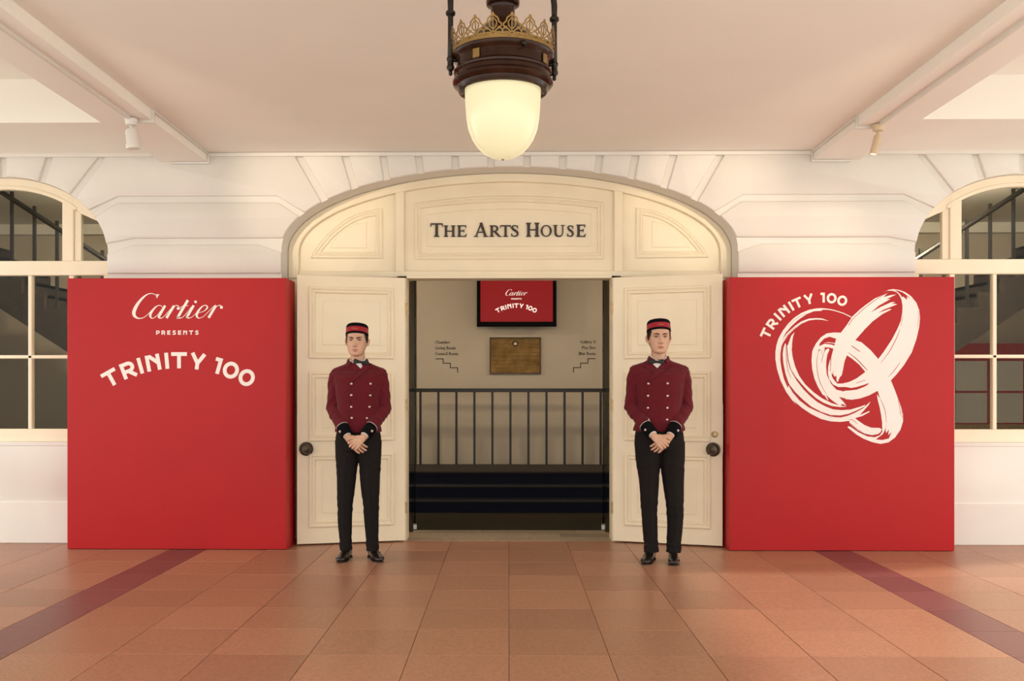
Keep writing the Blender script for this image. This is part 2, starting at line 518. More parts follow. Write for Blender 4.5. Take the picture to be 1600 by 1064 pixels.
cp = [(-0.848, 2.498), (0.848, 2.498), (0.848, 3.006)] + [(0.848 - 1.696 * k / 16, 3.006 + 0.064 * (1 - ((k - 8) / 8) ** 2)) for k in range(1, 16)] + [(-0.848, 3.006)]
YBRD = FY + 0.045
MB().ring(cp, PROF, YBRD).build('panel_moulding', M['cream'], tymp, auto=35)
MB().prism(inset(ccw(cp), 0.115), YBRD - 0.007, YBRD + .01, cham=0.006).build('raised_field', M['cream'], tymp)
sp = [(485.5, 404), (492, 391), (500, 380.5), (511, 367.5), (522.5, 356.5), (534, 347.5), (545.6, 340.3), (558, 334.5), (571, 330.3), (598, 325.5), (598, 404.5)]
sp = [(P(a, b, YBRD).x, P(a, b, YBRD).z) for a, b in sp]
for s_ in (1, -1):
    q = ccw([(s_ * p[0], p[1]) for p in sp])
    MB().ring(q, PROF, YBRD).build('panel_moulding', M['cream'], tymp, auto=35)
    # the raised field keeps clear of the acute corner
    k = 0.52; cxq = sum(p[0] for p in q) / len(q) + s_ * 0.05; czq = sum(p[1] for p in q) / len(q) - 0.045
    f_ = [(cxq + (p[0] - cxq) * k, czq + (p[1] - czq) * k) for p in q]
    MB().prism(f_, YBRD - 0.006, YBRD + .01, cham=0.005).build('raised_field', M['cream'], tymp)
# posts, lintel and the fixed boarding behind the open leaves
mb = MB()
for s_ in (-1, 1):
    x0, x1 = sorted((s_ * 0.905, s_ * 0.985)); mb.box(x0, x1, 0.165, 0.36, 0, 2.336)
    x0, x1 = sorted((s_ * 0.985, s_ * (AX + .02))); mb.box(x0, x1, 0.27, 0.33, 0, 2.336)
mb.box(-0.985, 0.985, 0.165, 0.36, 2.318, 2.336)
o = mb.build('trim_11', M['cream'])
structure(o, 'cream timber door posts and lintel around the opening', 'door frame')

# timber threshold
th = MB().box(-0.905, 0.905, 0.166, 0.78, -0.1, -0.006).build('trim_12', M['darkwood'])
structure(th, 'weathered grey brown plank threshold between the door leaves', 'threshold')
for r in range(3):
    y0 = 0.168 + r * 0.202
    x = -0.903
    while x < 0.9:
        w_ = min(random.uniform(0.55, 0.95), 0.903 - x)
        if 0.903 - x - w_ < 0.2: w_ = 0.903 - x
        MB().box(x + .0015, x + w_ - .0015, y0, y0 + 0.199, -0.02, 0.003).build('plank', M['plank'], th)
        x += w_

# ---- timber door leaves, folded back against the facade
def door_leaf(name, hinge, free, label, knob2):
    """local x runs from the hinge to the free edge, local -y faces the camera"""
    h_ = Vector(hinge); f_ = Vector(free); W = (f_ - h_).length; H = 2.315
    s_ = 1 if f_.x > h_.x else -1
    def X(poly): return [(s_ * a, b) for a, b in poly]
    mb = MB().prism(X([(0, 0.012), (W, 0.012), (W, H), (0, H)]), -0.024, 0.024, cham=0.003)
    root = mb.build(name, M['cream'])
    root.location = (h_.x, h_.y, 0)
    root.rotation_euler = (0, 0, math.atan2((f_.y - h_.y) * s_, (f_.x - h_.x) * s_))
    structure(root, label, 'door')
    a, b = 0.100 * W / .94, 0.842 * W / .94
    for z0, z1 in ((1.600, 2.222), (0.889, 1.492), (0.150, 0.786)):
        rect = X([(a, z0), (b, z0), (b, z1), (a, z1)])
        MB().ring(rect, PROF, -0.024).build('panel_moulding', M['cream'], root, auto=35)
        MB().prism(inset(ccw(rect), 0.118), -0.029, -0.02, cham=0.004).build('raised_field', M['cream'], root)
    kx = s_ * (W - 0.078); kz = 0.828
    kn = MB().lathe([(0.060, 0), (0.060, 0.006), (0.052, 0.011), (0.044, 0.010), (0.038, 0.014), (0.024, 0.016), (0.020, 0.03), (0.034, 0.042), (0.046, 0.052), (0.047, 0.062), (0.040, 0.070), (0.034, 0.069), (0.026, 0.073), (0.012, 0.075), (0.001, 0.0755)], 32, axis='y').build('door_knob', M['knob'], root, auto=40, loc=(kx, -0.024, kz))
    kn['label'] = 'round aged bronze door knob'
    if knob2:
        o = MB().lathe([(0.026, 0), (0.026, 0.008), (0.021, 0.014), (0.013, 0.015), (0.012, 0.012), (0.001, 0.012)], 24, axis='y').build('lock_cylinder', M['brass'], root, auto=40, loc=(kx + s_ * 0.012, -0.024, kz + 0.128))
        o['label'] = 'small brass lock above the knob'
        MB().box(s_ * W - 0.002, s_ * W + 0.002, -0.014, 0.014, 0.80, 1.22).build('latch_plate', M['steel'], root)
    for z in (0.3, 1.2, 2.05):
        MB().lathe([(0.009, -0.05), (0.009, 0.05)], 10).build('hinge', M['brass'], root, loc=(-s_ * 0.008, -0.02, z))
    return root
door_leaf('door_1', (-0.915, 0.128), (-1.818, -0.094), 'cream panelled door leaf folded back behind the left doorman', False)
door_leaf('door_2', (0.915, 0.128), (1.812, -0.135), 'cream panelled door leaf folded back behind the right doorman', True)

# ---- arched windows either side
def window(name, sg, label):
    xc = sg * WXC; Y = 0.07
    arc = ell(WA - .002, WB - .002, xc, WSP, 0, math.pi, 40)
    arc_i = ell(WA - .082, WB - .085, xc, WSP, 0, math.pi, 40)
    root = empty(name, (xc, Y, SILL)); structure(root, label, 'window')
    def part(nm, mb, mat=M['cream_in'], auto=None):
        mb.v = [(v[0] - xc, v[1] - Y, v[2] - SILL) for v in mb.v]
        return mb.build(nm, mat, root, auto=auto)
    # outer frame: an arched band with the jambs and the sill rail
    TR0, TR1 = 2.335, 2.462
    fr = arc + [(xc - WA + .002, SILL + .002), (xc + WA - .002, SILL + .002)]
    ang = math.acos((WA - .32) / (WA - .082))
    part('sill_rail', MB().prism([(xc - WA + .002, SILL + .002), (xc + WA - .002, SILL + .002), (xc + WA - .002, SILL + 0.115), (xc - WA + .002, SILL + 0.115)], Y - 0.03, Y + 0.05, cham=.006))
    part('transom', MB().prism([(xc - WA + .002, TR0), (xc + WA - .002, TR0), (xc + WA - .002, TR1), (xc - WA + .002, TR1)], Y - 0.02, Y + 0.05, cham=.006))
    # arched head band over the middle light, thinning out towards the side lights
    n = 40; o_ = ell(WA - .002, WB - .002, xc, WSP, math.radians(25), math.radians(155), n)
    i_ = ell(WA - .075, WB - .095, xc, WSP, math.radians(38), math.radians(142), n)
    part('arched_head', MB().prism(o_ + list(reversed(i_)), Y - 0.02, Y + 0.05, cham=.005), auto=40)
    part('arch_bead', MB().prism(ell(WA - .055, WB - .07, xc, WSP, math.radians(42), math.radians(138), n) + list(reversed(ell(WA - .085, WB - .105, xc, WSP, math.radians(42), math.radians(138), n))), Y - 0.03, Y + 0.03, cham=.006), auto=40)
    for s_ in (-1, 1):
        x0, x1 = sorted((s_ * (WA - .415), s_ * (WA - .315)))
        zt = lambda d: WSP + (WB - .03) * math.sqrt(1 - (d / WA) ** 2)
        part('mullion', MB().prism([(xc + x0, TR1 - .002), (xc + x1, TR1 - .002), (xc + x1, zt(x1)), (xc + x0, zt(x0))], Y - 0.022, Y + 0.05, cham=.006))
        x0, x1 = sorted((s_ * (WA - .315), s_ * (WA - .255)))
        part('side_light_stile', MB().prism([(xc + x0, TR1), (xc + x1, TR1), (xc + x1, zt(x1)), (xc + x0, zt(x0))], Y - 0.004, Y + 0.04, cham=.005))
        x0, x1 = sorted((s_ * WA - s_ * .002, s_ * (WA - .05)))
        part('jamb', MB().prism([(xc + x0, SILL), (xc + x1, SILL), (xc + x1, TR0), (xc + x0, TR0)], Y - 0.02, Y + 0.05, cham=.005))
        # side light pane
        zz = [(s_ * (WA - .255), TR1)] + [(s_ * (WA - .255 + .25 * k / 8), TR1 if False else WSP + (WB - .004) * math.sqrt(max(0, 1 - ((WA - .255 + .25 * k / 8) / WA) ** 2))) for k in range(9)] + [(s_ * (WA - .005), TR1)]
        part('side_pane', MB().prism([(xc + a, b) for a, b in zz], Y + 0.008, Y + 0.013), M['glass'])
    # middle pane of the arch
    xm = WA - .415
    mid = [(xc - xm, TR1), (xc + xm, TR1)] + [(xc + xm - 2 * xm * k / 16, WSP + (WB - .09) * math.sqrt(1 - ((xm - 2 * xm * k / 16) / (WA - .075)) ** 2)) for k in range(17)]
    part('arch_pane', MB().prism(mid, Y + 0.008, Y + 0.013), M['glass'])
    # lower casements: bars measured from the photograph, mirrored about the window axis
    z0, z1 = SILL + 0.115, TR0
    bars = [-0.575, -0.21, 0.21, 0.575]
    edges = [-WA + .05] + bars + [WA - .05]
    for bx in bars:
        w_ = 0.022 if abs(bx) > .3 else 0.018
        part('glazing_bar', MB().prism([(xc + bx - w_, z0), (xc + bx + w_, z0), (xc + bx + w_, z1), (xc + bx - w_, z1)], Y - 0.012, Y + 0.035, cham=.006))
    zm = 1.622
    part('glazing_bar', MB().prism([(xc - WA + .05, zm - .015), (xc + WA - .05, zm - .015), (xc + WA - .05, zm + .015), (xc - WA + .05, zm + .015)], Y - 0.012, Y + 0.035, cham=.006))
    for a, b in zip(edges[:-1], edges[1:]):
        for c, d in ((z0, zm), (zm, z1)):
            part('pane', MB().box(xc + a, xc + b, Y + 0.008, Y + 0.013, c, d), M['glass'])
    part('window_sill', MB().prism([(xc - WA - .0, SILL - .03), (xc + WA, SILL - .03), (xc + WA, SILL + .004), (xc - WA, SILL + .004)], -0.006, Y, cham=.005), M['wall'])
window('window_1', -1, 'arched window with cream frame beside the left red panel')
window('window_2', 1, 'arched window with cream frame beside the right red panel')

# ================================================================ the hall behind
HX = 7.6; HY = 4.95; HC = 3.62
o = MB().box(-HX, HX, 0.70, HY, -0.2, -0.002).build('floor_hall', M['dark_floor']); structure(o, 'near black mat floor inside the entrance hall', 'floor')
o = MB().box(-HX, HX, 0.36, HY + .1, HC, HC + .2).build('ceiling_hall', M['hall_ceil']); structure(o, 'pale ceiling of the entrance hall', 'ceiling')
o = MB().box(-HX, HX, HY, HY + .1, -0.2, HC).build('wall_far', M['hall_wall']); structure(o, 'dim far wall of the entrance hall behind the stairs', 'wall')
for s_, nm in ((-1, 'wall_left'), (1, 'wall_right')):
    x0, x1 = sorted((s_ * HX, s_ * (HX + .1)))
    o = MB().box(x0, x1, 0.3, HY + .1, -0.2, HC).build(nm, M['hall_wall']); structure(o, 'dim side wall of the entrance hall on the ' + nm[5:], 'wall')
    # close the gap between facade end and hall side wall
    x0, x1 = sorted((s_ * (XE - .05), s_ * (HX + .1)))
    o = MB().box(x0, x1, 0.30, 0.40, -0.2, HC + .2).build('wall_return_' + nm[5:], M['wall']); structure(o, 'return wall past the portico end on the ' + nm[5:], 'wall')
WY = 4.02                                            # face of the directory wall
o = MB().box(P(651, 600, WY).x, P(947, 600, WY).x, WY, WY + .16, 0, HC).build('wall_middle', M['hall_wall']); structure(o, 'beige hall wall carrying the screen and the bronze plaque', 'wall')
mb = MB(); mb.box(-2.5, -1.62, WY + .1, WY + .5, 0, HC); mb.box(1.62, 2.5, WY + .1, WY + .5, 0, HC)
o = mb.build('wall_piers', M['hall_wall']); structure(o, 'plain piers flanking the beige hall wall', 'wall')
for nm, sg in (('trim_13', -1), ('trim_14', 1)):
    o = MB().box(-HX if sg < 0 else 2.5, -2.5 if sg < 0 else HX, HY - .12, HY, HC - .14, HC).build(nm, M['hall_ceil']); structure(o, 'white cornice at the hall ceiling on the ' + ('left' if sg < 0 else 'right'), 'cornice')

# entrance steps
steps = empty('entrance_steps', (0, 2.04, 0)); tag(steps, 'three low navy carpeted steps rising to the railing', 'steps')
for i in range(3):
    y0 = 2.04 + 0.30 * i; z1 = 0.13 * (i + 1)
    y1 = 3.62 if i == 2 else y0 + 0.36
    o = MB().box(-2.4, 2.4, y0, y1, 0, z1 - .006).build('step', M['stair'], steps); o.location = (0, -2.04, 0)
    o = MB().box(-2.4, 2.4, y0 - .012, y0 + .05, z1 - .016, z1).build('nosing', M['nosing'], steps); o.location = (0, -2.04, 0)
o = MB().box(-2.4, 2.4, 2.69, 3.66, 0.386, 0.392).build('landing_tread', M['nosing'], steps); o.location = (0, -2.04, 0)

# railing
RY = 3.60
rl = empty('railing', (0, RY, 0.393)); tag(rl, 'black metal railing with upright bars across the hall landing', 'railing')
zt = P(795, 610, RY).z
mb = MB().box(-2.4, 2.4, -0.025, 0.025, zt - .39 - .025, zt - .39 + .022); mb.build('top_rail', M['black'], rl)
x0 = P(657, 650, RY).x; x1 = P(938.5, 650, RY).x; dx = (x1 - x0) / 10
for i in range(-9, 20):
    x = x0 + dx * i
    if abs(x) > 2.38: continue
    MB().box(x - .014, x + .014, -0.014, 0.014, 0.0, zt - .39 - .02).build('baluster', M['black'], rl)

# flights of stairs going up to either side, seen through the windows
def side_stair(sg, label):
    root = empty('side_staircase', (sg * 2.46, 3.2, 0.39)); tag(root, label, 'staircase')
    n = 17; r, t = 0.17, 0.262
    poly = [(0, -.30)]
    for i in range(n): poly += [(i * t, i * r + r), ((i + 1) * t, i * r + r)]
    poly += [(n * t, n * r - 0.34)]
    poly = [(sg * a, b) for a, b in poly]
    MB().prism([(a, max(b, -.38)) for a, b in poly], -0.60, -0.52).build('stringer', M['darkwood'], root)
    MB().prism([(a, max(b, -.38)) for a, b in poly], 0.55, 0.62).build('stringer', M['darkwood'], root)
    MB().prism([(sg * 0, -.30), (sg * n * t, n * r - .34), (sg * n * t, n * r - .30), (sg * 0, -.26)], -0.52, 0.55).build('soffit', M['darkwood'], root)
    for i in range(n):
        x0, x1 = sorted((sg * i * t, sg * (i + 1) * t + sg * .02))
        MB().box(x0, x1, -0.52, 0.55, i * r + r - .04, i * r + r).build('tread', M['darkwood'], root)
        x0, x1 = sorted((sg * i * t, sg * i * t + sg * .02))
        MB().box(x0, x1, -0.52, 0.55, i * r, i * r + r).build('riser', M['darkwood'], root)
    for i in range(n):
        xx = sg * (i + .5) * t
        MB().box(xx - .016, xx + .016, -0.576, -0.544, i * r + r, (i + .5) * r + r + 0.93).build('baluster', M['black'], root)
    MB().tube([(0, -.56, .93 + r * .5), (sg * n * t, -.56, n * r + .93 + r * .5)], (0.03, 0.03), 8).build('handrail', M['black'], root)
    MB().box(-.04 * 1, .04, -.60, -.52, -.38, 1.1).build('newel_post', M['darkwood'], root)
    return root
side_stair(-1, 'dark timber staircase rising leftward behind the left window')
side_stair(1, 'dark timber staircase rising rightward behind the right window')

# red board with pale panes, seen low through the right window
rw = empty('red_board', (6.5, 4.6, 0)); tag(rw, 'red board with pale panes inside the right window', 'partition')
MB().box(-1.25, 1.05, 0, 0.1, 0, 1.95).build('wall_board', M['red'], rw)
for i in range(4):
    for k in range(2):
        MB().box(-0.98 + i * .48, -0.98 + i * .48 + .42, -.02, 0.0, 0.88 + k * .43, 0.88 + k * .43 + .40).build('pale_pane', M['white_metal'], rw)
MB().box(-1.02, 0.98, -.03, -.001, .80, .86).build('sill_strip', M['brass'], rw)

# frameless glass doors swung inwards
for nm, sg in (('door_3', -1), ('door_4', 1)):
    root = empty(nm, (sg * 0.893, 0.80, 0)); root.rotation_euler = (0, 0, -sg * 0.145); structure(root, 'open frameless glass door at the %s side of the entrance' % ('left' if sg < 0 else 'right'), 'glass door')
    MB().box(-.006, .006, 0, 0.86, 0.012, 2.45).build('pane', M['glass_door'], root)
    MB().box(-.016, .016, -.004, 0.10, 0.006, 0.05).build('bottom_patch', M['steel'], root)
    MB().box(-.016, .016, -.004, 0.10, 2.40, 2.45).build('top_patch', M['steel'], root)

# ================================================================ lettering
# sans capitals as strokes in a box of height 1
def arc_pts(cx, cy, rx, ry, a0, a1, n=16):
    return [(cx + rx * math.cos(math.radians(a0 + (a1 - a0) * i / n)), cy + ry * math.sin(math.radians(a0 + (a1 - a0) * i / n))) for i in range(n + 1)]
SW = 0.235
hs_ = SW / 2
def sans(ch):
    """(width, [(points, closed)])"""
    if ch == 'T': return 0.98, [([(0, 1 - hs_), (0.98, 1 - hs_)], 0), ([(0.49, 0), (0.49, 1 - hs_)], 0)]
    if ch == 'I': return SW, [([(hs_, 0), (hs_, 1)], 0)]
    if ch == 'N': return 0.90, [([(hs_, 0), (hs_, 1)], 0), ([(hs_ * .8, 1 - hs_), (0.30, 1 - hs_), (0.90 - hs_, 0.42)], 0), ([(0.90 - hs_, 0), (0.90 - hs_, 1)], 0)]
    if ch in 'PR':
        y1 = 0.5 if ch == 'R' else 0.46
        st = [([(hs_, 0), (hs_, 1)], 0), ([(hs_, 1 - hs_), (0.48, 1 - hs_)] + arc_pts(0.50, (1 - hs_ + y1 - .08) / 2, 0.26, (1 - hs_ - y1 + .08) / 2, 90, -90, 12) + [(hs_, y1 - .08)], 0)]
        if ch == 'R': st.append(([(0.42, y1 - .08), (0.84, 0.0)], 0))
        return 0.88 if ch == 'R' else 0.8, st
    if ch == 'Y': return 0.98, [([(hs_ * .9, 1), (0.49, 0.38)], 0), ([(0.98 - hs_ * .9, 1), (0.49, 0.38)], 0), ([(0.49, 0), (0.49, 0.45)], 0)]
    if ch == '1': return 0.44, [([(0, 1 - hs_), (0.33, 1 - hs_)], 0), ([(0.44 - hs_, 0), (0.44 - hs_, 1)], 0)]
    if ch in '0O': return 1.0, [(arc_pts(0.5, 0.5, 0.5 - hs_, 0.53 - hs_, 0, 345, 23), 1)]
    if ch == 'E': return 0.78, [([(hs_, 0), (hs_, 1)], 0), ([(hs_, 1 - hs_), (0.78, 1 - hs_)], 0), ([(hs_, .5), (0.72, .5)], 0), ([(hs_, hs_), (0.78, hs_)], 0)]
    if ch == 'S': return 0.82, [(catmull([(0.74, 0.80), (0.60, 0.89), (0.40, 0.90), (0.17, 0.83), (0.17, 0.62), (0.40, 0.53), (0.64, 0.45), (0.68, 0.22), (0.45, 0.10), (0.22, 0.11), (0.05, 0.22)], k=4), 0)]
    return 0.5, []

def put_strokes(mb, strokes, fn, width, y):
    for pts, closed in strokes:
        q = [fn(p) for p in pts]
        mb.ribbon(q, width, y, bool(closed))

def arc_word(mb, items, centre, radius, height, y, scale_x=1.0):
    """items = [(letter, degrees from the top)]; letters stand on a circle, mid-height at the radius; coordinates in metres"""
    for ch, deg in items:
        w, st = sans(ch); a = math.radians(deg)
        def fn(p, w=w, a=a):
            u = (p[0] - w / 2) * height * scale_x; v = (p[1] - .5) * height + radius
            return (centre[0] + u * math.cos(a) + v * math.sin(a), centre[1] - u * math.sin(a) + v * math.cos(a))
        put_strokes(mb, st, fn, SW * height, y)

def line_word(mb, word, x0, x1, zbase, height, y):
    ws = [sans(c)[0] for c in word]; gap = ((x1 - x0) / height - sum(ws)) / (len(word) - 1)
    x = 0
    for c, w in zip(word, ws):
        put_strokes(mb, sans(c)[1], lambda p, x=x: (x0 + (x + p[0]) * height, zbase + p[1] * height), SW * height, y)
        x += w + gap

# script wordmark: calligraphic strokes traced in a 1600-wide drawing, (x, y down, width)
SCRIPT = [
    [(500, 128, 5), (470, 108, 7), (440, 92, 9), (400, 82, 10), (340, 98, 16), (270, 152, 30), (210, 222, 42), (160, 304, 52), (138, 372, 54), (148, 420, 45), (182, 450, 26), (230, 461, 13), (290, 445, 9), (350, 400, 8), (420, 325, 8), (470, 280, 8), (520, 263, 8)],
    [(575, 292, 8), (545, 266, 9), (500, 268, 12), (450, 308, 24), (402, 370, 35), (386, 420, 35), (402, 453, 17), (430, 457, 9), (480, 425, 8), (540, 352, 8), (592, 285, 7)],
    [(612, 266, 35), (530, 410, 37), (516, 440, 32), (545, 457, 13), (590, 435, 8), (650, 370, 8), (730, 280, 7)],
    [(747, 268, 38), (632, 456, 38)],
    [(650, 400, 7), (740, 285, 8), (780, 265, 11), (815, 275, 12), (825, 300, 9)],
    [(957, 184, 40), (815, 425, 38), (812, 446, 28), (845, 456, 11), (890, 432, 8), (950, 365, 7), (1010, 285, 6)],
    [(830, 322, 8), (872, 276, 9), (965, 267, 8)],
    [(1045, 264, 38), (955, 418, 37), (948, 442, 28), (980, 456, 11), (1030, 430, 8), (1090, 372, 6)],
    [(1120, 376, 7), (1200, 350, 9), (1250, 302, 24), (1243, 272, 18), (1210, 262, 9), (1160, 292, 20), (1105, 365, 35), (1090, 418, 35), (1106, 449, 18), (1140, 455, 10), (1200, 425, 8), (1280, 345, 8), (1350, 272, 7)],
    [(1382, 264, 38), (1270, 452, 38)],
    [(1340, 335, 7), (1400, 275, 9), (1440, 262, 11), (1468, 275, 11)],
]
DOTS = [(808, 310, 21), (1073, 210, 20), (1465, 293, 23)]
SERIF = [(450, 94), (526, 97), (505, 125), (487, 158), (474, 125)]
def script_word(mb, fn, k, y):
    """fn maps drawing coordinates to (x, z); k = metres per drawing unit"""
    for st in SCRIPT:
        pts = [(a, b) for a, b, c in st]; w = [c for a, b, c in st]
        if len(pts) > 2: pts, w = catmull(pts, w, 5)
        mb.ribbon([fn(p) for p in pts], [c * k for c in w], y)
    for a, b, r in DOTS:
        q = [fn((a + r * math.cos(t * math.pi / 8), b + r * math.sin(t * math.pi / 8))) for t in range(16)]
        n0 = len(mb.v); mb.v += [(p[0], y, p[1]) for p in q]
        f = tuple(range(n0, n0 + 16)); mb.f.append(f if area2(q) > 0 else f[::-1]); mb.m.append(mb.cur)
    flat_poly(mb, [fn(p) for p in SERIF], y)

def flat_poly(mb, poly, y):
    poly = ccw(poly); k = len(mb.v)
    mb.v += [(p[0], y, p[1]) for p in poly]
    for t in tessellate_polygon([[Vector((p[0], p[1], 0)) for p in poly]]):
        a, b, c = [poly[i] for i in t]
        if (b[0] - a[0]) * (c[1] - a[1]) - (c[0] - a[0]) * (b[1] - a[1]) < 0: t = (t[0], t[2], t[1])
        mb.f.append(tuple(i + k for i in t)); mb.m.append(mb.cur)

TRI_L = [('T', -29), ('R', -21.2), ('I', -16), ('N', -10.6), ('I', -5.0), ('T', 0), ('Y', 7.6), ('1', 15.9), ('0', 21.6), ('0', 28.7)]

# ================================================================ red display panels
PY = -0.32
def display_panel(xa, xb, label):
    z1 = 2.266
    root = empty('display_panel', ((xa + xb) / 2, PY, 0)); tag(root, label, 'display panel')
    hw = (xb - xa) / 2
    MB().prism([(-hw, 0.004), (hw, 0.004), (hw, z1), (-hw, z1)], 0, -PY - .012, cham=0.003).build('board', M['red'], root)
    return root
pl = display_panel(P(105, 600, PY).x, P(447.5, 600, PY).x, 'red display panel with white script wordmark and arched lettering')
pr = display_panel(P(1140, 600, PY).x, P(1491.5, 600, PY).x, 'red display panel with white brush painted interlocked rings')
def pfn(root, ox, oy, s):
    """photo drawing coordinates -> panel local (x, z)"""
    def fn(p):
        w = P(ox + p[0] / s, oy + p[1] / s, PY)
        return (w.x - root.location.x, w.z)
    return fn
YT = -0.0012
mb = MB(); k = 1 / 9.697 / 188.0
script_word(mb, pfn(pl, 195, 450, 9.697), k, YT); mb.build('script_wordmark', M['white_print'], pl)
f1 = pfn(pl, 0, 0, 1)
mb = MB(); a = f1((244, 523)); b = f1((310.5, 523)); line_word(mb, 'PRESENTS', a[0], b[0], a[1], 6.6 / 188, YT); mb.build('small_lettering', M['white_print'], pl)
for it in TRI_L:
    mb = MB(); arc_word(mb, [it], f1((279.8, 562.8 + 221)), 221 / 187.3, 25.2 / 187.3, YT); mb.build('printed_letter', M['white_print'], pl)
f2 = pfn(pr, 0, 0, 1)
TRI_R = [('T', -65), ('R', -54.5), ('I', -46.2), ('N', -38.3), ('I', -30.3), ('T', -23.6), ('Y', -12.8), ('1', 0), ('0', 8.3), ('0', 18.3)]
for it in TRI_R:
    mb = MB(); arc_word(mb, [it], f2((1285.3, 562)), 97 / 189.0, 15.4 / 189.0, YT); mb.build('printed_letter', M['white_print'], pr)

# interlocked brush rings: outlines traced as polygons; each point names its drawing sheet
SH = {'A': (1200, 445), 'B': (1320, 445), 'C': (1200, 535), 'D': (1320, 535), 'E': (1230, 600), 'F': (1310, 600)}
def tr(txt):
    out = []; sh = None
    for tok in txt.split():
        if tok in SH: sh = SH[tok]
        else:
            u, v = tok.split(','); out.append((sh[0] + float(u) / 10.638, sh[1] + float(v) / 10.638))
    return out
WHITE = [
 'B 720,130 500,225 360,325 250,410 110,540 A 1380,560 1300,680 1215,790 1130,900 C 1100,60 1085,110 1050,250 1045,400 1050,500 1085,540 1110,572 1135,545 1140,640 1158,662 1178,610 1195,575 1225,545 1250,430 1270,320 1310,215 B 110,990 195,895 330,740 460,610 620,490 780,405 740,402 550,467 640,415 870,325 830,315 780,316 840,285 770,290 600,365 430,460 560,350 760,235 690,240 855,160 760,172 640,205',
 'B 620,135 720,85 800,72 900,85 1000,120 1100,190 1190,300 1235,420 1248,550 1235,700 1190,900 D 1170,0 1110,170 980,380 860,530 765,630 640,520 555,275 640,165 750,0 B 780,910 870,740 930,600 955,460 958,350 940,240 900,165 860,125 790,100 700,97',
 'D 60,-80 280,0 430,130 555,275 680,420 765,630 830,790 890,950 F 985,235 1040,380 1072,500 1074,620 1030,760 940,890 830,970 700,995 560,965 420,910 300,840 150,720 165,700 210,715 330,800 480,870 600,885 690,850 728,790 725,640 710,520 685,390 650,250 640,170 690,240 655,118 D 400,700 340,490 240,370 120,270 35,215 -60,100',
 'D 440,640 340,490 200,595 90,650 0,678 C 1300,665 1250,682 1150,685 1085,610 1060,560 1045,400 1035,270 1000,400 995,520 1018,612 1080,700 1170,742 1280,740 D 20,742 110,757 200,740 330,700 440,660',
 'D 640,680 440,662 330,735 200,785 100,797 0,802 C 1260,815 1130,785 1050,690 1000,590 960,560 960,760 1080,860 1180,905 1300,935 D 0,942 120,952 250,932 400,882 545,805',
 'A 1215,796 1100,793 980,806 880,870 800,970 750,1064 C 735,150 722,300 735,450 770,600 830,740 915,880 930,870 990,962 1000,950 962,872 1060,960 1190,1052 1235,1030 1303,1052 1250,985 1180,905 1140,790 1050,690 1000,590 975,530 965,400 970,290 985,200 1020,125 1005,98 960,120 935,165 942,88 900,95 868,130 838,150 850,60 A 860,970 930,895 1020,862 1160,905 1250,860',
 'C 808,108 855,60 940,22 1060,38 1120,62 1100,108 1020,85 940,80 870,122',
 'A 925,962 1010,955 1160,975 1160,990 1040,968',
 'A 1382,528 1250,465 1100,418 1000,398 900,388 800,393 680,415 550,470 430,550 330,650 240,770 170,900 140,1000 130,1064 C 122,150 122,280 150,450 210,640 300,820 400,960 480,1040 E 100,270 250,400 400,500 560,580 720,620 880,630 1040,612 1150,560 1250,530 1372,462 1362,448 1200,518 1260,455 1352,350 1383,290 1340,330 1250,410 1120,480 1000,530 900,553 800,548 680,530 500,455 350,385 200,270 90,140 20,20 C 330,760 265,610 225,450 203,300 205,180 225,60 A 250,960 330,840 430,740 560,645 680,592 800,577 900,582 1012,602 900,560 800,553 680,562 560,605 450,680 330,790 235,905 300,790 390,685 500,585 640,488 760,440 890,432 900,414 1000,414 1100,434 1250,480 1380,542',
 'A 440,785 412,870 400,970 395,1064 C 390,100 410,250 450,400 520,560 620,700 760,830 900,930 1060,1010 1180,1045 E 990,375 880,383 740,365 600,310 480,235 350,120 240,0 C 450,560 380,445 340,300 325,150 315,60 A 330,1000 385,850',
 'C 285,10 300,40 310,150 325,300 365,440 420,540 480,640 E 200,0 280,100 380,200 500,300 640,375 760,420 900,435 1050,425 1200,380 1300,345 1280,375 1150,440 1020,495 880,522 720,515 560,460 400,375 250,250 130,130 40,15 C 340,670 290,520 255,350 243,200 255,90',
 'F 265,560 330,610 430,680 540,725 680,730 720,750 700,800 660,830 560,850 440,825 320,765 230,690 180,640 190,600',
]
GAPS = [
 'B 770,90 880,97 960,125 1050,190 1082,235 1030,190 1032,250 965,193 948,205 920,160 880,120 830,98',
 'F 795,640 790,720 740,830 620,920 730,930 835,905 885,798 825,850 838,750 795,815 782,780',
]
SLITS = [
 ('B 735,130 640,170 550,222 400,330 250,455 130,570 60,680', 9), ('B 965,510 950,600 925,700', 5), ('B 915,740 870,860 770,1060 D 720,180 598,342', 10),
 ('D 915,335 820,470 725,572', 9), ('D 110,55 250,152', 14), ('D 55,165 200,280 300,385 375,465', 13), ('D 190,677 340,625', 9),
 ('C 850,130 815,260 812,420 850,620 920,780 985,870', 8), ('C 905,120 890,200', 6), ('C 935,150 905,250 890,340', 7), ('C 300,50 300,200 325,430 380,592', 9),
 ('C 1040,330 1035,480', 8), ('C 1085,480 1080,560', 7), ('F 690,240 740,345 780,470 795,640', 8), ('F 985,260 1020,400 1030,520', 7), ('F 1050,440 1062,560', 6),
 ('F 180,590 240,600 320,665', 8), ('F 190,640 300,740 400,790', 6), ('E 700,545 900,553', 5), ('A 330,680 500,540 640,470', 5), ('A 240,930 420,730 560,640', 5), ('B 1215,430 1225,560 1200,720', 5), ('B 120,575 60,670', 5), ('E 900,330 950,350', 8),
]
mb = MB()
for i, t in enumerate(WHITE):
    flat_poly(mb, [f2(p) for p in tr(t)], YT - 0.00004 * i)
mb.build('brush_rings', M['white_print'], pr)
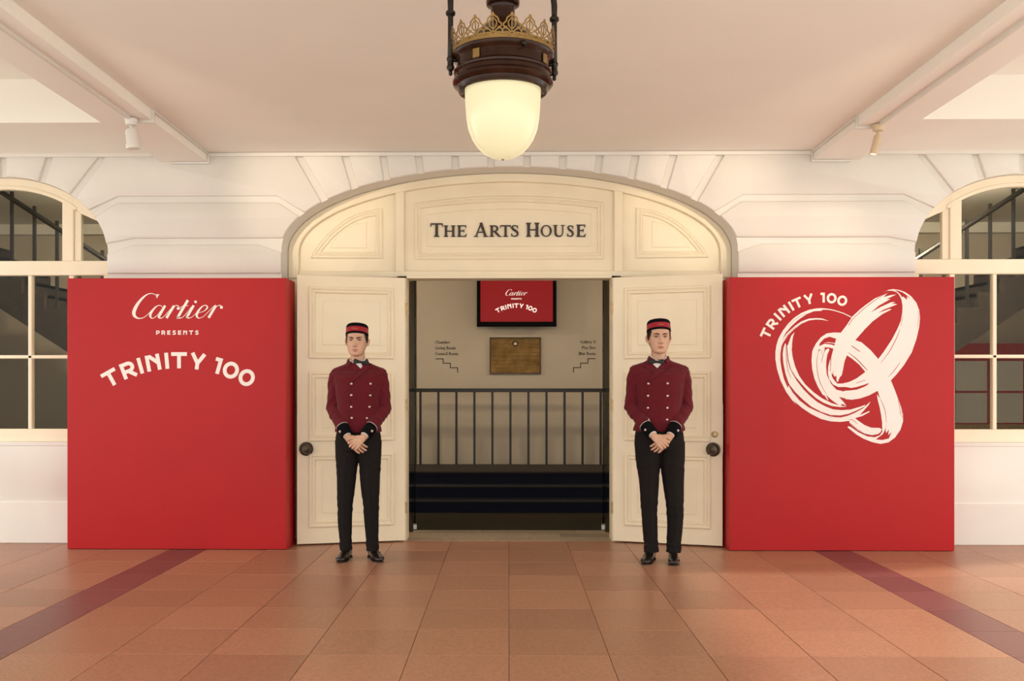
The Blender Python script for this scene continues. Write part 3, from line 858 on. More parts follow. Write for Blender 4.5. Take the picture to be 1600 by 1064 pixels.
for t in GAPS:
    mb = MB(); flat_poly(mb, [f2(p) for p in tr(t)], YT - 0.0008); mb.build('brush_gap', M['red'], pr)
for t, w in SLITS:
    mb = MB()
    pts = [f2(p) for p in tr(t)]; n = len(pts)
    if n > 2: pts = catmull(pts, k=4)
    n = len(pts)
    mb.ribbon(pts, [w / 10.638 / 188 * (0.35 + 0.65 * math.sin(math.pi * (i + .6) / (n + .2))) for i in range(n)], YT - 0.0009)
    mb.build('brush_streak', M['red'], pr)

# ================================================================ raised serif letters on the tympanum
def serif_letter(ch):
    """list of (points, widths) in a box of height 1; returns (width, strokes)"""
    TH, TN, SR = 0.20, 0.075, 0.065
    def stem(x, y0=0, y1=1, w=TH, sb=True, st=True, e=0.17):
        out = [([(x, y0), (x, y1)], w)]
        if sb: out += [([(x - e, y0 + SR / 2), (x + e, y0 + SR / 2)], SR), ([(x, y0 + .15), (x, y0 + SR)], [w, w * 1.5])]
        if st: out += [([(x - e, y1 - SR / 2), (x + e, y1 - SR / 2)], SR), ([(x, y1 - .15), (x, y1 - SR)], [w, w * 1.5])]
        return out
    if ch == 'T': return 0.86, stem(.43, st=False, e=.2) + [([(0.02, .95), (.84, .95)], .1), ([(.03, .97), (-.01, .74)], [.10, .03]), ([(.83, .97), (.87, .74)], [.10, .03])]
    if ch == 'H': return 1.0, stem(.2) + stem(.8) + [([(.2, .5), (.8, .5)], .085)]
    if ch == 'E': return 0.78, stem(.2, e=.17) + [([(.2, .96), (.7, .96)], .08), ([(.69, .99), (.71, .76)], [.11, .03]), ([(.2, .52), (.58, .52)], .08), ([(.57, .66), (.57, .38)], .055), ([(.2, .04), (.68, .04)], .08), ([(.66, .02), (.78, .27)], [.14, .03])]
    if ch == 'A': return 1.0, [([(.12, 0), (.50, 1.0)], .09), ([(.48, 1.02), (.84, 0)], .19), ([(.26, .34), (.70, .34)], .08), ([(-.02, .033), (.28, .033)], SR), ([(.66, .033), (1.02, .033)], SR)]
    if ch == 'R': return 0.92, stem(.2, e=.18) + [([(.2, .96)] + [(p[0], p[1]) for p in arc_pts(.40, .72, .24, .235, 90, -90, 10)] + [(.2, .485)], [.08, .09, .10, .12, .15, .18, .18, .18, .15, .12, .10, .09, .08]), ([(.42, .48), (.80, .06)], .17), ([(.74, .05), (1.0, .02)], [.12, .04])]
    if ch == 'O': return 1.02, [(arc_pts(.5, .5, .42, .46, 0, 337.5, 15), [.18, .16, .12, .09, .08, .09, .12, .16, .18, .16, .12, .09, .08, .09, .12, .16], True)]
    if ch == 'U': return 0.98, [([(.2, 1.0), (.2, .36), (.25, .15), (.36, .07), (.50, .045), (.64, .07), (.75, .17), (.80, .36), (.80, 1.0)], [.19, .19, .18, .14, .11, .10, .09, .09, .09]), ([(.02, .967), (.38, .967)], SR), ([(.64, .967), (.96, .967)], SR)]
    if ch == 'S':
        p, w = catmull([(.56, .76), (.50, .90), (.34, .955), (.17, .90), (.13, .74), (.26, .60), (.44, .48), (.56, .32), (.52, .13), (.34, .045), (.15, .09), (.08, .26)], [.04, .07, .085, .11, .15, .19, .20, .18, .14, .09, .07, .05], 4)
        return 0.66, [(p, w), ([(.57, .96), (.57, .70)], .05), ([(.07, .30), (.07, .03)], .05)]
    return .5, []
LETTERS = [  # letter, left and right edge in the photo, cap height top y
    ('T', 673.2, 691.4, 349.0), ('H', 693.2, 712.0, 352.5), ('E', 713.8, 729.2, 352.3),
    ('A', 741.0, 762.4, 348.6), ('R', 764.5, 782.5, 352.3), ('T', 782.0, 798.0, 352.0), ('S', 798.0, 810.6, 351.8),
    ('H', 821.5, 843.3, 348.2), ('O', 844.8, 862.4, 351.6), ('U', 864.0, 882.6, 351.8), ('S', 885.5, 896.6, 352.2), ('E', 900.0, 915.2, 351.2)]
YL = YBRD - 0.007
for ch, xa, xb, yt in LETTERS:
    w, st = serif_letter(ch)
    A_ = P(xa, 370.3, YL); B_ = P(xb, yt, YL)
    kx = (B_.x - A_.x) / w; kz = B_.z - A_.z
    mb = MB()
    for s_ in st:
        closed = len(s_) > 2
        pts = [(A_.x + p[0] * kx, A_.z + p[1] * kz) for p in s_[0]]
        wd = s_[1]; kk = (kx + kz) / 2
        wd = [q * kk for q in wd] if hasattr(wd, '__len__') else wd * kk
        mb.ribbon(pts, wd, YL - 0.012, closed)
    # give the flat strokes thickness
    n = len(mb.v); fs = list(mb.f)
    mb.v += [(v[0], YL + .002, v[2]) for v in mb.v[:n]]
    edges = {}
    for f in fs:
        for i in range(len(f)):
            e = (f[i], f[(i + 1) % len(f)])
            edges[e] = edges.get(e, 0) + 1
    for (a, b) in edges:
        if (b, a) not in edges:
            mb.f.append((a, a + n, b + n, b)); mb.m.append(0)
    mb.build('letter', M['letter'], tymp, fix=False)

# ================================================================ hall: screen, plaque, directory
SY = WY - 0.16
a = P(745, 510, SY); b = P(869.5, 510, SY); zb = a.z; hh = (b.x - a.x) * 0.64
tv = empty('wall_screen', ((a.x + b.x) / 2, WY, zb)); tag(tv, 'black framed screen showing white words on red above the plaque', 'screen')
w2 = (b.x - a.x) / 2
MB().prism([(-w2, 0), (w2, 0), (w2, hh), (-w2, hh)], -0.16, -0.09, cham=.004).build('housing', M['bezel'], tv)
MB().box(-.2, .2, -.09, 0.0, hh * .3, hh * .7).build('wall_bracket', M['black'], tv)
bz = 0.052
MB().prism([(-w2 + bz * .9, bz * 1.15), (w2 - bz * .9, bz * 1.15), (w2 - bz * .9, hh - bz), (-w2 + bz * .9, hh - bz)], -0.1612, -0.15).build('display', M['screen'], tv)
def sfn(p, s=19.35):
    w = P(770 + p[0] / s, 445 + p[1] / s, SY); return (w.x - tv.location.x, w.z - tv.location.z)
ss = (P(871, 500, SY).x - P(771, 500, SY).x) / 100   # metres per photo pixel on the screen
mb = MB()
k2 = (1045 - 385) / (1490 - 115)
script_word(mb, lambda p: sfn((385 + (p[0] - 115) * k2, 135 + (p[1] - 75) * k2 * 1.02)), k2 / 19.35 * ss, -0.1618)
mb.build('screen_wordmark', M['screen_text'], tv); mb = MB()
c0 = sfn((0.5 * (60 + 1365), 0)); top = sfn((728, 628))
arc_word(mb, TRI_L, (c0[0], top[1] - 221 / 247 * 66.5 * ss), 221 / 247 * 66.5 * ss, 25.2 / 247 * 67 * ss, -0.1618)
mb.build('screen_headline', M['screen_text'], tv); mb = MB()
a1 = sfn((555, 445)); b1 = sfn((870, 445)); line_word(mb, 'PRESENTS', a1[0], b1[0], a1[1], 2.1 * ss, -0.1618)
mb.build('screen_text', M['screen_text'], tv)

a = P(765, 584.5, WY); b = P(845.5, 527, WY)
pq = empty('bronze_plaque', ((a.x + b.x) / 2, WY, a.z)); tag(pq, 'engraved bronze plaque with a small crest beneath the screen', 'plaque')
w2 = (b.x - a.x) / 2; hh = b.z - a.z
plq = material('engraved_bronze', (0.33, 0.20, 0.075), 0.38, metal=0.8, var=0.35, scale=9)
nt = plq.node_tree; N = nt.nodes; L = nt.links
tc = N.new('ShaderNodeTexCoord'); wv = N.new('ShaderNodeTexWave'); wv.bands_direction = 'Z'; wv.inputs['Scale'].default_value = 16; wv.inputs['Distortion'].default_value = 0.4
ns = N.new('ShaderNodeTexNoise'); ns.inputs['Scale'].default_value = 130; mu = N.new('ShaderNodeMath'); mu.operation = 'MULTIPLY'
L.new(tc.outputs['Object'], wv.inputs['Vector']); L.new(tc.outputs['Object'], ns.inputs['Vector']); L.new(wv.outputs['Fac'], mu.inputs[0]); L.new(ns.outputs['Fac'], mu.inputs[1])
bp = N.new('ShaderNodeBump'); bp.inputs['Strength'].default_value = 0.8; bp.inputs['Distance'].default_value = 0.01
L.new(mu.outputs[0], bp.inputs['Height']); L.new(bp.outputs[0], N['Principled BSDF'].inputs['Normal'])
MB().prism([(-w2, 0), (w2, 0), (w2, hh), (-w2, hh)], -0.016, 0, cham=.004).build('plate', plq, pq)
MB().ring([(-w2, 0), (w2, 0), (w2, hh), (-w2, hh)], [(0, 0), (0, .016), (.012, .016), (.018, .004)], -.010).build('rim', M['knob'], pq)
MB().lathe([(.040, 0), (.040, .006), (.032, .008), (.030, .004), (.001, .004)], 24, axis='y').build('crest_ring', M['knob'], pq, loc=(0.0, -.016, hh * .83))
mb = MB(); mb.prism([(-.017, -.018), (.017, -.018), (.022, .004), (.010, .002), (0, .024), (-.010, .002), (-.022, .004)], -.006, 0, cham=.001); mb.build('crest', M['brass'], pq, loc=(0, -.018, hh * .83))

# small bold serif directory text as strokes
def low(ch):
    w = 0.17; tn = 0.10; X = 0.66
    def st(x, y0, y1, base=True, top=None):
        o = [([(x, y0), (x, y1)], w)]
        if base: o.append(([(x - .15, y0 + .035), (x + .15, y0 + .035)], .07))
        if top: o.append(([(x - .16, y1 - .035), (x, y1 - .035)], .07))
        return o
    bowl = lambda x0, x1, y0=0.0, y1=X: (arc_pts((x0 + x1) / 2, (y0 + y1) / 2, (x1 - x0) / 2 - .06, (y1 - y0) / 2 - .05, 0, 330, 11), [w, .14, .11, .1, .11, .14, w, .14, .11, .1, .11, .14], True)
    if ch == 'C': return .78, [(arc_pts(.44, .5, .36, .45, 50, 310, 12), [.1, .1, .1, .13, .16, .19, .2, .19, .16, .13, .1, .1, .08]), ([(.68, .98), (.68, .68)], .07)]
    if ch == 'G': return .86, [(arc_pts(.44, .5, .36, .45, 50, 320, 12), [.1, .1, .1, .13, .16, .19, .2, .19, .16, .13, .1, .1, .12]), ([(.68, .98), (.68, .68)], .07), ([(.70, .05), (.70, .42)], w), ([(.52, .42), (.86, .42)], .07)]
    if ch == 'L': return .70, st(.2, 0, 1, True, True) + [([(.2, .04), (.62, .04)], .09), ([(.63, 0), (.68, .28)], [.14, .05])]
    if ch in 'RPBD':
        s_ = st(.2, 0, 1, True, True)
        if ch == 'D': return .88, s_ + [([(.2, .96)] + arc_pts(.36, .5, .40, .45, 80, -80, 8) + [(.2, .04)], [.09, .1, .12, .15, .18, .2, .18, .15, .12, .1, .09])]
        s_ += [([(.2, .96)] + arc_pts(.40, .73, .22, .22, 90, -90, 8) + [(.2, .5)], [.09, .1, .12, .15, .18, .18, .18, .15, .12, .1, .09])]
        if ch == 'R': s_ += [([(.40, .5), (.80, .03)], .18)]; return .88, s_
        if ch == 'B': s_ += [([(.2, .52)] + arc_pts(.42, .27, .24, .23, 90, -90, 8) + [(.2, .04)], [.09, .1, .12, .15, .18, .2, .18, .15, .12, .1, .09])]; return .78, s_
        return .72, s_
    if ch == 'I': return .42, st(.21, 0, 1, True, False) + [([(.05, .965), (.37, .965)], .07)]
    if ch == 'h': return .72, st(.18, 0, 1, True, True) + st(.56, 0, .48) + [([(.18, .5), (.32, .62), (.46, .62), (.56, .46)], tn)]
    if ch == 'n': return .72, st(.18, 0, X, True, True) + st(.56, 0, .48) + [([(.18, .5), (.32, .62), (.46, .62), (.56, .46)], tn)]
    if ch == 'm': return 1.08, st(.18, 0, X, True, True) + st(.54, 0, .48) + st(.90, 0, .48) + [([(.18, .5), (.3, .62), (.44, .62), (.54, .46)], tn), ([(.54, .5), (.66, .62), (.8, .62), (.90, .46)], tn)]
    if ch == 'r': return .54, st(.18, 0, X, True, True) + [([(.18, .48), (.32, .62), (.48, .60)], [tn, tn, .17])]
    if ch == 'b': return .66, st(.16, 0, 1, False, True) + [bowl(.08, .64)]
    if ch == 'a': return .60, st(.44, 0, .5) + [([(.12, .50), (.26, .63), (.42, .58), (.45, .48)], tn), (arc_pts(.28, .18, .16, .14, 30, 330, 8), .11)]
    if ch == 'e': return .58, [(arc_pts(.30, .33, .22, .28, 0, 310, 12), [.1, .1, .1, .1, .12, .15, .17, .17, .15, .12, .1, .09, .08]), ([(.1, .36), (.52, .36)], .07)]
    if ch == 'o': return .64, [bowl(.04, .60)]
    if ch == 'u': return .72, st(.18, .16, X, False, True) + st(.54, 0, X, True, True) + [([(.18, .2), (.26, .05), (.40, .05), (.54, .18)], tn)]
    if ch == 'c': return .54, [(arc_pts(.30, .33, .22, .28, 40, 310, 10), [.16, .1, .1, .12, .15, .17, .17, .14, .11, .1, .08])]
    if ch == 'i': return .36, st(.18, 0, X, True, True) + [([(.18, .80), (.18, .97)], .17)]
    if ch == 'l': return .36, st(.18, 0, 1, True, True)
    if ch == 'v': return .64, [([(.10, X), (.32, 0)], .17), ([(.32, 0), (.54, X)], .09)]
    if ch == 'y': return .64, [([(.10, X), (.34, .04)], .17), ([(.56, X), (.30, -.1), (.16, -.24)], .09)]
    if ch == 'g': return .62, [bowl(.06, .50, .18, .66), ([(.5, .62), (.62, .66)], .09), (arc_pts(.28, -.08, .22, .16, 90, 440, 12), .09)]
    return .32, []
def word_poly(mb, text, x0, x1, zb, height, y):
    ws = [low(c)[0] for c in text]; k = (x1 - x0) / sum(ws); x = x0
    for c, w in zip(text, ws):
        for s_ in low(c)[1]:
            kk = (k + height) / 2
            wd = [q * kk for q in s_[1]] if hasattr(s_[1], '__len__') else s_[1] * kk
            mb.ribbon([(x + p[0] * k, zb + p[1] * height) for p in s_[0]], wd, y, len(s_) > 2)
        x += w * k
def directory(name, label, lines, stair):
    o0 = P(*stair[0], WY)
    root = empty(name, (o0.x, WY, o0.z)); tag(root, label, 'wall sign')
    for text, xa, xb, yb in lines:
        a = P(xa, yb, WY); b = P(xb, yb, WY); mb = MB()
        word_poly(mb, text, a.x - o0.x, b.x - o0.x, a.z - o0.z, 4.6 / 121, -0.003); mb.build('sign_text', M['letter'], root)
    pts = [(P(x, y, WY).x - o0.x, P(x, y, WY).z - o0.z) for x, y in stair]
    MB().ribbon(pts, 0.011, -0.003).build('stair_symbol', M['letter'], root)
directory('wall_directory', 'dark room names and stair symbol left of the bronze plaque', [('Chamber', 680.3, 703.6, 536.8), ('Living Room', 680.3, 712.2, 545.8), ('Council Room', 680.3, 716.2, 554.8)],
          [(680.3, 560.8), (692.4, 560.8), (692.4, 567.5), (703.7, 567.5), (703.7, 574.6), (715, 574.6), (715, 582)])
directory('wall_directory', 'dark room names and stair symbol right of the bronze plaque', [('Gallery II', 907.0, 930.8, 536.4), ('Play Den', 908.8, 930.8, 545.4), ('Blue Room', 904.0, 930.8, 554.6)],
          [(930.5, 560.4), (918.6, 560.4), (918.6, 567.4), (907.2, 567.4), (907.2, 574.4), (896, 574.4), (896, 582)])

# ================================================================ cable conduit and spotlights
def conduit(sg, label, runs):
    root = empty('cable_conduit', (sg * 2.6, -1.3, 3.35)); tag(root, label, 'conduit')
    for kr, (p, q) in enumerate(runs):
        p = Vector(p); q = Vector(q); e = 0.011 - 0.0006 * kr
        lo = [min(p[i], q[i]) - e for i in range(3)]; hi = [max(p[i], q[i]) + e for i in range(3)]
        o = MB().box(lo[0], hi[0], lo[1], hi[1], lo[2], hi[2]).build('conduit_run', M['white_metal'], root)
        o.location = (-sg * 2.6, 1.3, -3.35)
zb_ = 3.312 - .011
for sg, ysp, lab in ((-1, -1.33, 'thin white conduit along the left ceiling beam'), (1, -1.10, 'thin white conduit along the right ceiling beam')):
    xe = sg * (2.617 - .011); xs = sg * 2.745
    conduit(sg, lab, [((xs, YB + .2, zb_), (xs, ysp - .062, zb_)), ((xs, ysp + .06, zb_), (xe - sg * .0, ysp + .06, zb_)), ((xe, ysp + .06, zb_), (xe, ysp + .06, CEIL - .011)), ((xe, ysp + .06, CEIL - .011), (xe, -.012, CEIL - .011)), ((xe, -.012, CEIL - .011), (xe, -.012, zb_)), ((xe, -.012, zb_), (xe + sg * .32, -.012, zb_))])

def spot_fixture(loc, tilt, length, rad, mat, label, target, energy, size, ringed, drop=0.0):
    root = empty('spotlight', loc); tag(root, label, 'spotlight')
    MB().lathe([(.045, 0), (.045, -.012), (.038, -.045), (.022, -.05)], 20, caps=True).build('ceiling_base', mat, root, auto=40)
    MB().tube([(0, 0, -.045), (0, 0, -.085 - drop)], .012, 10).build('swivel', mat, root, smooth=True)
    body = empty('lamp_body', (0, 0, -.075 - drop), root); body.rotation_euler = tilt
    MB().lathe([(rad * .8, 0), (rad, -.012), (rad, -length), (rad * .86, -length), (rad * .84, -length + .012), (.001, -length + .012)], 24, caps=True).build('lamp_housing', mat, body, auto=40, loc=(0, 0, 0))
    if ringed:
        MB().lathe([(rad * 1.12, -length + .02), (rad * 1.18, -length + .002), (rad * 1.05, -length - .016), (rad * .9, -length - .016)], 24).build('bezel', mat, body, auto=40)
    MB().lathe([(.001, -length + .006), (rad * .8, -length + .006)], 20, caps=False).build('lamp_lens', M['bulb'], body)
    R = body.rotation_euler.to_matrix()
    tip = Vector(loc) + Vector((0, 0, -.075 - drop)) + R @ Vector((0, 0, -length - .03))
    add_light('spot_beam', 'SPOT', tip, energy, WARM, target=target, spot_size=math.radians(size), spot_blend=1.0, shadow_soft_size=0.04)
spot_fixture((-2.745, -1.33, 3.305), (0.06, -0.10, 0), 0.125, 0.045, M['white_metal'], 'white cylindrical spotlight under the left ceiling beam', (-2.5, -0.28, 1.5), 20, 95, True)
spot_fixture((2.745, -1.10, 3.305), (0.10, 0.22, 0), 0.145, 0.028, M['beige_metal'], 'slim beige spotlight under the right ceiling beam', (2.62, -0.02, 2.34), 24, 80, False)
# further track spots on the same beams nearer the street wash the wall beside the arch
for sg in (-1, 1):
    spot_fixture((sg * 2.83, -4.6, 3.31), (0.75, sg * -0.12, 0), 0.145, 0.03, M['white_metal'], 'white spotlight farther out on the %s beam' % ('left' if sg < 0 else 'right'), (sg * 1.75, 0.0, 3.07), 330, 20, False)

# ================================================================ pendant lantern
LP = Vector((-0.028, CAM.y + 4.30, 0.0)); S = 341.0
zz_ = lambda y: 1.35 + (606 - y) / S
lamp = empty('pendant_lantern', (LP.x, LP.y, zz_(249))); tag(lamp, 'lit opal glass pendant lantern with dark bronze body and gilt crown', 'pendant lamp')
LZ = zz_(249)
def R(px): return px / S
def prof(lst): return [(R(r), zz_(y) - LZ) for r, y in lst]
MB().lathe(prof([(0.5, 249), (10, 248.2), (20, 245), (30, 239.5), (40, 230), (48, 218), (54, 203), (57, 186), (58.5, 165), (59.5, 145), (60.5, 132), (61, 126)]), 48, caps=False).build('glass_globe', M['globe'], lamp, smooth=True)
MB().lathe([(.007, -.004), (.008, .004), (.003, .008)], 12).build('globe_finial', M['brass'], lamp, smooth=True)
MB().lathe(prof([(61.5, 142), (65, 146), (69, 145), (71.5, 141), (72, 138), (75.5, 136.5), (78.5, 133), (78.5, 129.5), (75.5, 127), (74, 125), (74, 119.5), (76.5, 118), (77, 115), (74.5, 112.5), (73, 111), (72.5, 99), (74.5, 96), (78, 94), (80, 91), (80, 88), (78, 85.5), (70, 85.5)]), 64).build('lantern_body', M['bronze'], lamp, auto=35)
MB().lathe(prof([(70, 86), (62, 75), (52, 63), (43, 53), (34, 45), (26, 39), (20, 34), (19, 28), (18.5, 15), (20, 11), (25.5, 9), (26.5, 4), (24, -2), (18, -8), (16, -20), (15, -40), (10, -44), (6, -60)]), 48).build('lantern_dome', M['bronze'], lamp, auto=35)
# pierced gilt crown: a low rim and eighteen palmettes, each with openwork strokes
zc = zz_(87) - LZ; rc = R(79)
MB().lathe([(rc - .001, zc - .004), (rc + .002, zc - .004), (rc + .003, zc + .016), (rc, zc + .016)], 64).build('crown_rim', M['gold'], lamp, auto=40)
def palmette():
    mb = MB(); k = 33 / S
    def st(pts, w):
        p = catmull(pts, k=4) if len(pts) > 2 else pts
        mb.ribbon([(a * k, b * k) for a, b in p], w * .78 * k, 0); mb.ribbon([(-a * k, b * k) for a, b in p], w * .78 * k, 0)
    st([(0, 1.0), (.07, .86), (.22, .74), (.27, .58), (.38, .48), (.36, .36), (.22, .34)], .085)
    st([(0.0, .12), (0.0, .98)], .07)
    st([(.02, .28), (.14, .40), (.16, .58), (.03, .74)], .07)
    st([(.04, .12), (.16, .24), (.30, .30), (.42, .22), (.44, .08)], .075)
    st([(.05, .10), (.25, .12), (.5, .06)], .09)
    n = len(mb.v)
    mb.v += [(v[0], v[1] + .0025, v[2]) for v in mb.v[:n]]; fs = list(mb.f); mb.f += [tuple(reversed([i + n for i in f])) for f in fs]; mb.m += [0] * len(fs)
    me = mb.mesh('crown_palmette'); me.materials.append(M['gold']); return me
pm = palmette()
for i in range(18):
    a = 2 * math.pi * (i + .5) / 18
    o = bpy.data.objects.new('crown_palmette', pm); COL.objects.link(o); o.parent = lamp
    o.location = ((rc + .002) * math.sin(a), -(rc + .002) * math.cos(a), zc + .008)
    o.rotation_euler = Matrix.Rotation(a, 3, 'Z').to_euler(); o.rotation_euler.x = 0.10
    o.rotation_mode = 'XYZ'
    # lean outwards a little
    o.rotation_euler = (Matrix.Rotation(a, 3, 'Z') @ Matrix.Rotation(0.10, 3, 'X')).to_euler()
for a in (-0.9, 0.9 + 0.15):
    o = MB().box(-.017, .017, -.003, .0, -.020, .020).build('gilt_plaque', M['gold'], lamp)
    r = R(74); aa = a * 0.62 if a < 0 else a
    o.location = (r * math.sin(aa), -r * math.cos(aa), zz_(105) - LZ); o.rotation_euler = (0, 0, aa)
o = MB().lathe([(.012, 0), (.014, .012), (.008, .02), (.012, .028), (.002, .034)], 12, axis='y').build('body_knob', M['iron'], lamp, smooth=True); o.location = (R(73) * math.sin(.45), -R(75) * math.cos(.45), zz_(95) - LZ)
# suspension arms on either side
rot = 0.16
for sg in (-1, 1):
    ca, sa = math.cos(rot), math.sin(rot)
    def q(r, y): return (sg * R(r) * ca, sg * R(r) * sa, zz_(y) - LZ)
    arm = MB()
    arm.tube([q(82, 112), q(82, 60), q(82, 28), q(82, 5), q(79, -25), q(68, -55), q(45, -75), q(8, -84)], [R(5.0), R(4.2), R(4.2), R(4.8), R(5), R(5), R(5), R(5)], 12)
    o = arm.build('suspension_arm', M['iron'], lamp, smooth=True)
    for (y, r0) in ((110, 6), (97, 6), (26, 7.5)):
        c = MB().lathe([(R(r0 * .6), -R(5)), (R(r0), -R(2)), (R(r0), R(2)), (R(r0 * .6), R(5))], 12).build('arm_collar', M['iron'], o, auto=40); c.location = q(82, y)
    c = MB().lathe([(.001, -R(5)), (R(3), -R(3)), (R(3), R(1)), (R(1.6), R(4))], 10).build('arm_finial', M['iron'], o, smooth=True); c.location = q(82, 118)
    MB().tube([q(72, 98), q(82, 98)], R(3.2), 8).build('arm_bracket', M['iron'], o, smooth=True)
MB().tube([(0, 0, zz_(-84) - LZ), (0, 0, CEIL - LZ - .005)], .012, 10).build('suspension_rod', M['iron'], lamp, smooth=True)
o = MB().lathe([(.06, 0), (.055, -.02), (.02, -.035)], 24).build('ceiling_rose', M['iron'], lamp, auto=40); o.location = (0, 0, CEIL - LZ)

# ================================================================ hall lamps
for x, y, lab in ((4.62, 2.0, 'small lit globe lamp under the hall ceiling inside the right window'), (-3.9, 2.0, 'unseen globe lamp added to brighten the hall inside the left window')):  # the left lamp is added out of view to brighten the hall ceiling
    r_ = empty('globe_lamp', (x, y, HC)); tag(r_, lab, 'ceiling lamp')
    MB().lathe([(.06, 0), (.06, -.012), (.012, -.02), (.012, -.20)], 20, caps=False).build('stem', M['white_metal'], r_, auto=40)
    MB().lathe([(.012, -.20), (.045, -.215), (.068, -.255), (.068, -.285), (.045, -.325), (.001, -.34)], 24, caps=False).build('glass_globe', M['bulb'], r_, smooth=True)
    add_light('globe_glow', 'POINT', (x, y, HC - .27), 400, WARM, shadow_soft_size=.09)
for x, nm in ((-0.95, 'leftmost'), (-0.32, 'second from the left'), (0.32, 'third from the left'), (0.95, 'rightmost')):
    spot_fixture((x, 0.62, HC), (0.95, 0, 0), 0.12, 0.03, M['white_metal'], 'hall ceiling spotlight above the lintel, ' + nm, (x * .95, WY, 1.45), 20, 62, False, drop=0.62)

# ================================================================ the two doormen
M['skin'] = material('skin', (0.58, 0.345, 0.23), 0.5, var=0.05, scale=30)
M['skin'].node_tree.nodes['Principled BSDF'].inputs['Subsurface Weight'].default_value = 0.08
M['skin'].node_tree.nodes['Principled BSDF'].inputs['Subsurface Radius'].default_value = (0.02, 0.008, 0.004)
M['lip'] = material('lip_skin', (0.42, 0.185, 0.14), 0.5, var=0.05, scale=60)
M['eye_white'] = material('eye_white', (0.36, 0.29, 0.25), 0.5, var=0.03)
M['iris'] = material('dark_brown_iris', (0.010, 0.006, 0.004), 0.6, var=0.2)
M['hair'] = material('black_hair', (0.007, 0.005, 0.0045), 0.6, var=0.3, scale=80, bump=0.1, bscale=200, spec=0.2)
M['burgundy'] = material('burgundy_wool', (0.108, 0.006, 0.0125), 0.85, var=0.10, scale=25, bump=0.05, bscale=450, sheen=0.1, spec=0.2)
M['hatred'] = material('red_felt_band', (0.33, 0.016, 0.028), 0.85, var=0.08, scale=40, sheen=0.2, spec=0.2)
M['velvet'] = material('black_velvet', (0.0045, 0.0045, 0.0055), 0.9, var=0.2, scale=60, spec=0.08)
M['trouser'] = material('charcoal_trouser_wool', (0.0105, 0.0085, 0.0078), 0.9, var=0.12, scale=40, bump=0.1, bscale=500, spec=0.2)
M['leather'] = material('black_shoe_leather', (0.012, 0.008, 0.007), 0.22, var=0.2, scale=30, coat=0.3)
M['shirt'] = material('white_shirt_cotton', (0.78, 0.74, 0.71), 0.8, var=0.03, scale=40)
M['satin'] = material('black_satin_bow', (0.005, 0.007, 0.006), 0.6, var=0.1)
M['silver'] = material('silver_button', (0.62, 0.50, 0.44), 0.3, metal=0.7, var=0.1, scale=80)
M['piping'] = material('pale_piping', (0.62, 0.52, 0.48), 0.6, var=0.04)

def union_mesh(name, mb, voxel, smooth=4, factor=0.5):
    me = mb.mesh('tmp')
    bm = bmesh.new(); bm.from_mesh(me); bmesh.ops.recalc_face_normals(bm, faces=bm.faces[:]); bm.to_mesh(me); bm.free()
    o = bpy.data.objects.new('tmp', me); COL.objects.link(o)
    r = o.modifiers.new('r', 'REMESH'); r.mode = 'VOXEL'; r.voxel_size = voxel; r.use_smooth_shade = True
    if smooth:
        s_ = o.modifiers.new('s', 'SMOOTH'); s_.factor = factor; s_.iterations = smooth
    dg = bpy.context.evaluated_depsgraph_get()
    out = bpy.data.meshes.new_from_object(o.evaluated_get(dg))
    bpy.data.objects.remove(o); bpy.data.meshes.remove(me)
    out.name = name
    out.polygons.foreach_set('use_smooth', [True] * len(out.polygons))
    return out

def bvh_of(me):
    return BVHTree.FromPolygons([v.co.copy() for v in me.vertices], [tuple(p.vertices) for p in me.polygons])

def hit_front(bvh, x, z):
    h_ = bvh.ray_cast(Vector((x, -1.0, z)), Vector((0, 1, 0)))
    return h_[0], h_[1]

def patch(name, poly, bvh, offset, thick, mat, parent, step=0.012):
    """a thin layer cut to an outline in front view and laid on the surface below it"""
    bm = bmesh.new()
    vs_ = [bm.verts.new((p[0], 0, p[1])) for p in ccw(poly)]
    bm.faces.new(vs_)
    xs = [p[0] for p in poly]; zs = [p[1] for p in poly]
    x = math.ceil(min(xs) / step) * step
    while x < max(xs):
        bmesh.ops.bisect_plane(bm, geom=bm.verts[:] + bm.edges[:] + bm.faces[:], plane_co=(x, 0, 0), plane_no=(1, 0, 0)); x += step
    z = math.ceil(min(zs) / step) * step
    while z < max(zs):
        bmesh.ops.bisect_plane(bm, geom=bm.verts[:] + bm.edges[:] + bm.faces[:], plane_co=(0, 0, z), plane_no=(0, 0, 1)); z += step
    bmesh.ops.triangulate(bm, faces=bm.faces[:])
    last = None
    for v in bm.verts:
        c, n = hit_front(bvh, v.co.x, v.co.z)
        if c is None:
            best = bvh.find_nearest(Vector((v.co.x, -0.1, v.co.z)))[0]; y = best.y
        else: y = c.y
        v.co.y = y - offset
    bmesh.ops.recalc_face_normals(bm, faces=bm.faces[:])
    if bm.faces and sum(f.normal.y for f in bm.faces) > 0:
        bmesh.ops.reverse_faces(bm, faces=bm.faces[:])
    # skirt of the given thickness towards the body
    edges = [e for e in bm.edges if e.is_boundary]
    r = bmesh.ops.extrude_edge_only(bm, edges=edges)
    for g_ in r['geom']:
        if isinstance(g_, bmesh.types.BMVert): g_.co.y += thick
    bmesh.ops.recalc_face_normals(bm, faces=bm.faces[:])
    me = bpy.data.meshes.new(name); bm.to_mesh(me); bm.free()
    me.polygons.foreach_set('use_smooth', [True] * len(me.polygons)); me.set_sharp_from_angle(angle=math.radians(40))
    me.materials.append(mat)
    return link_mesh(name, me, None, parent)

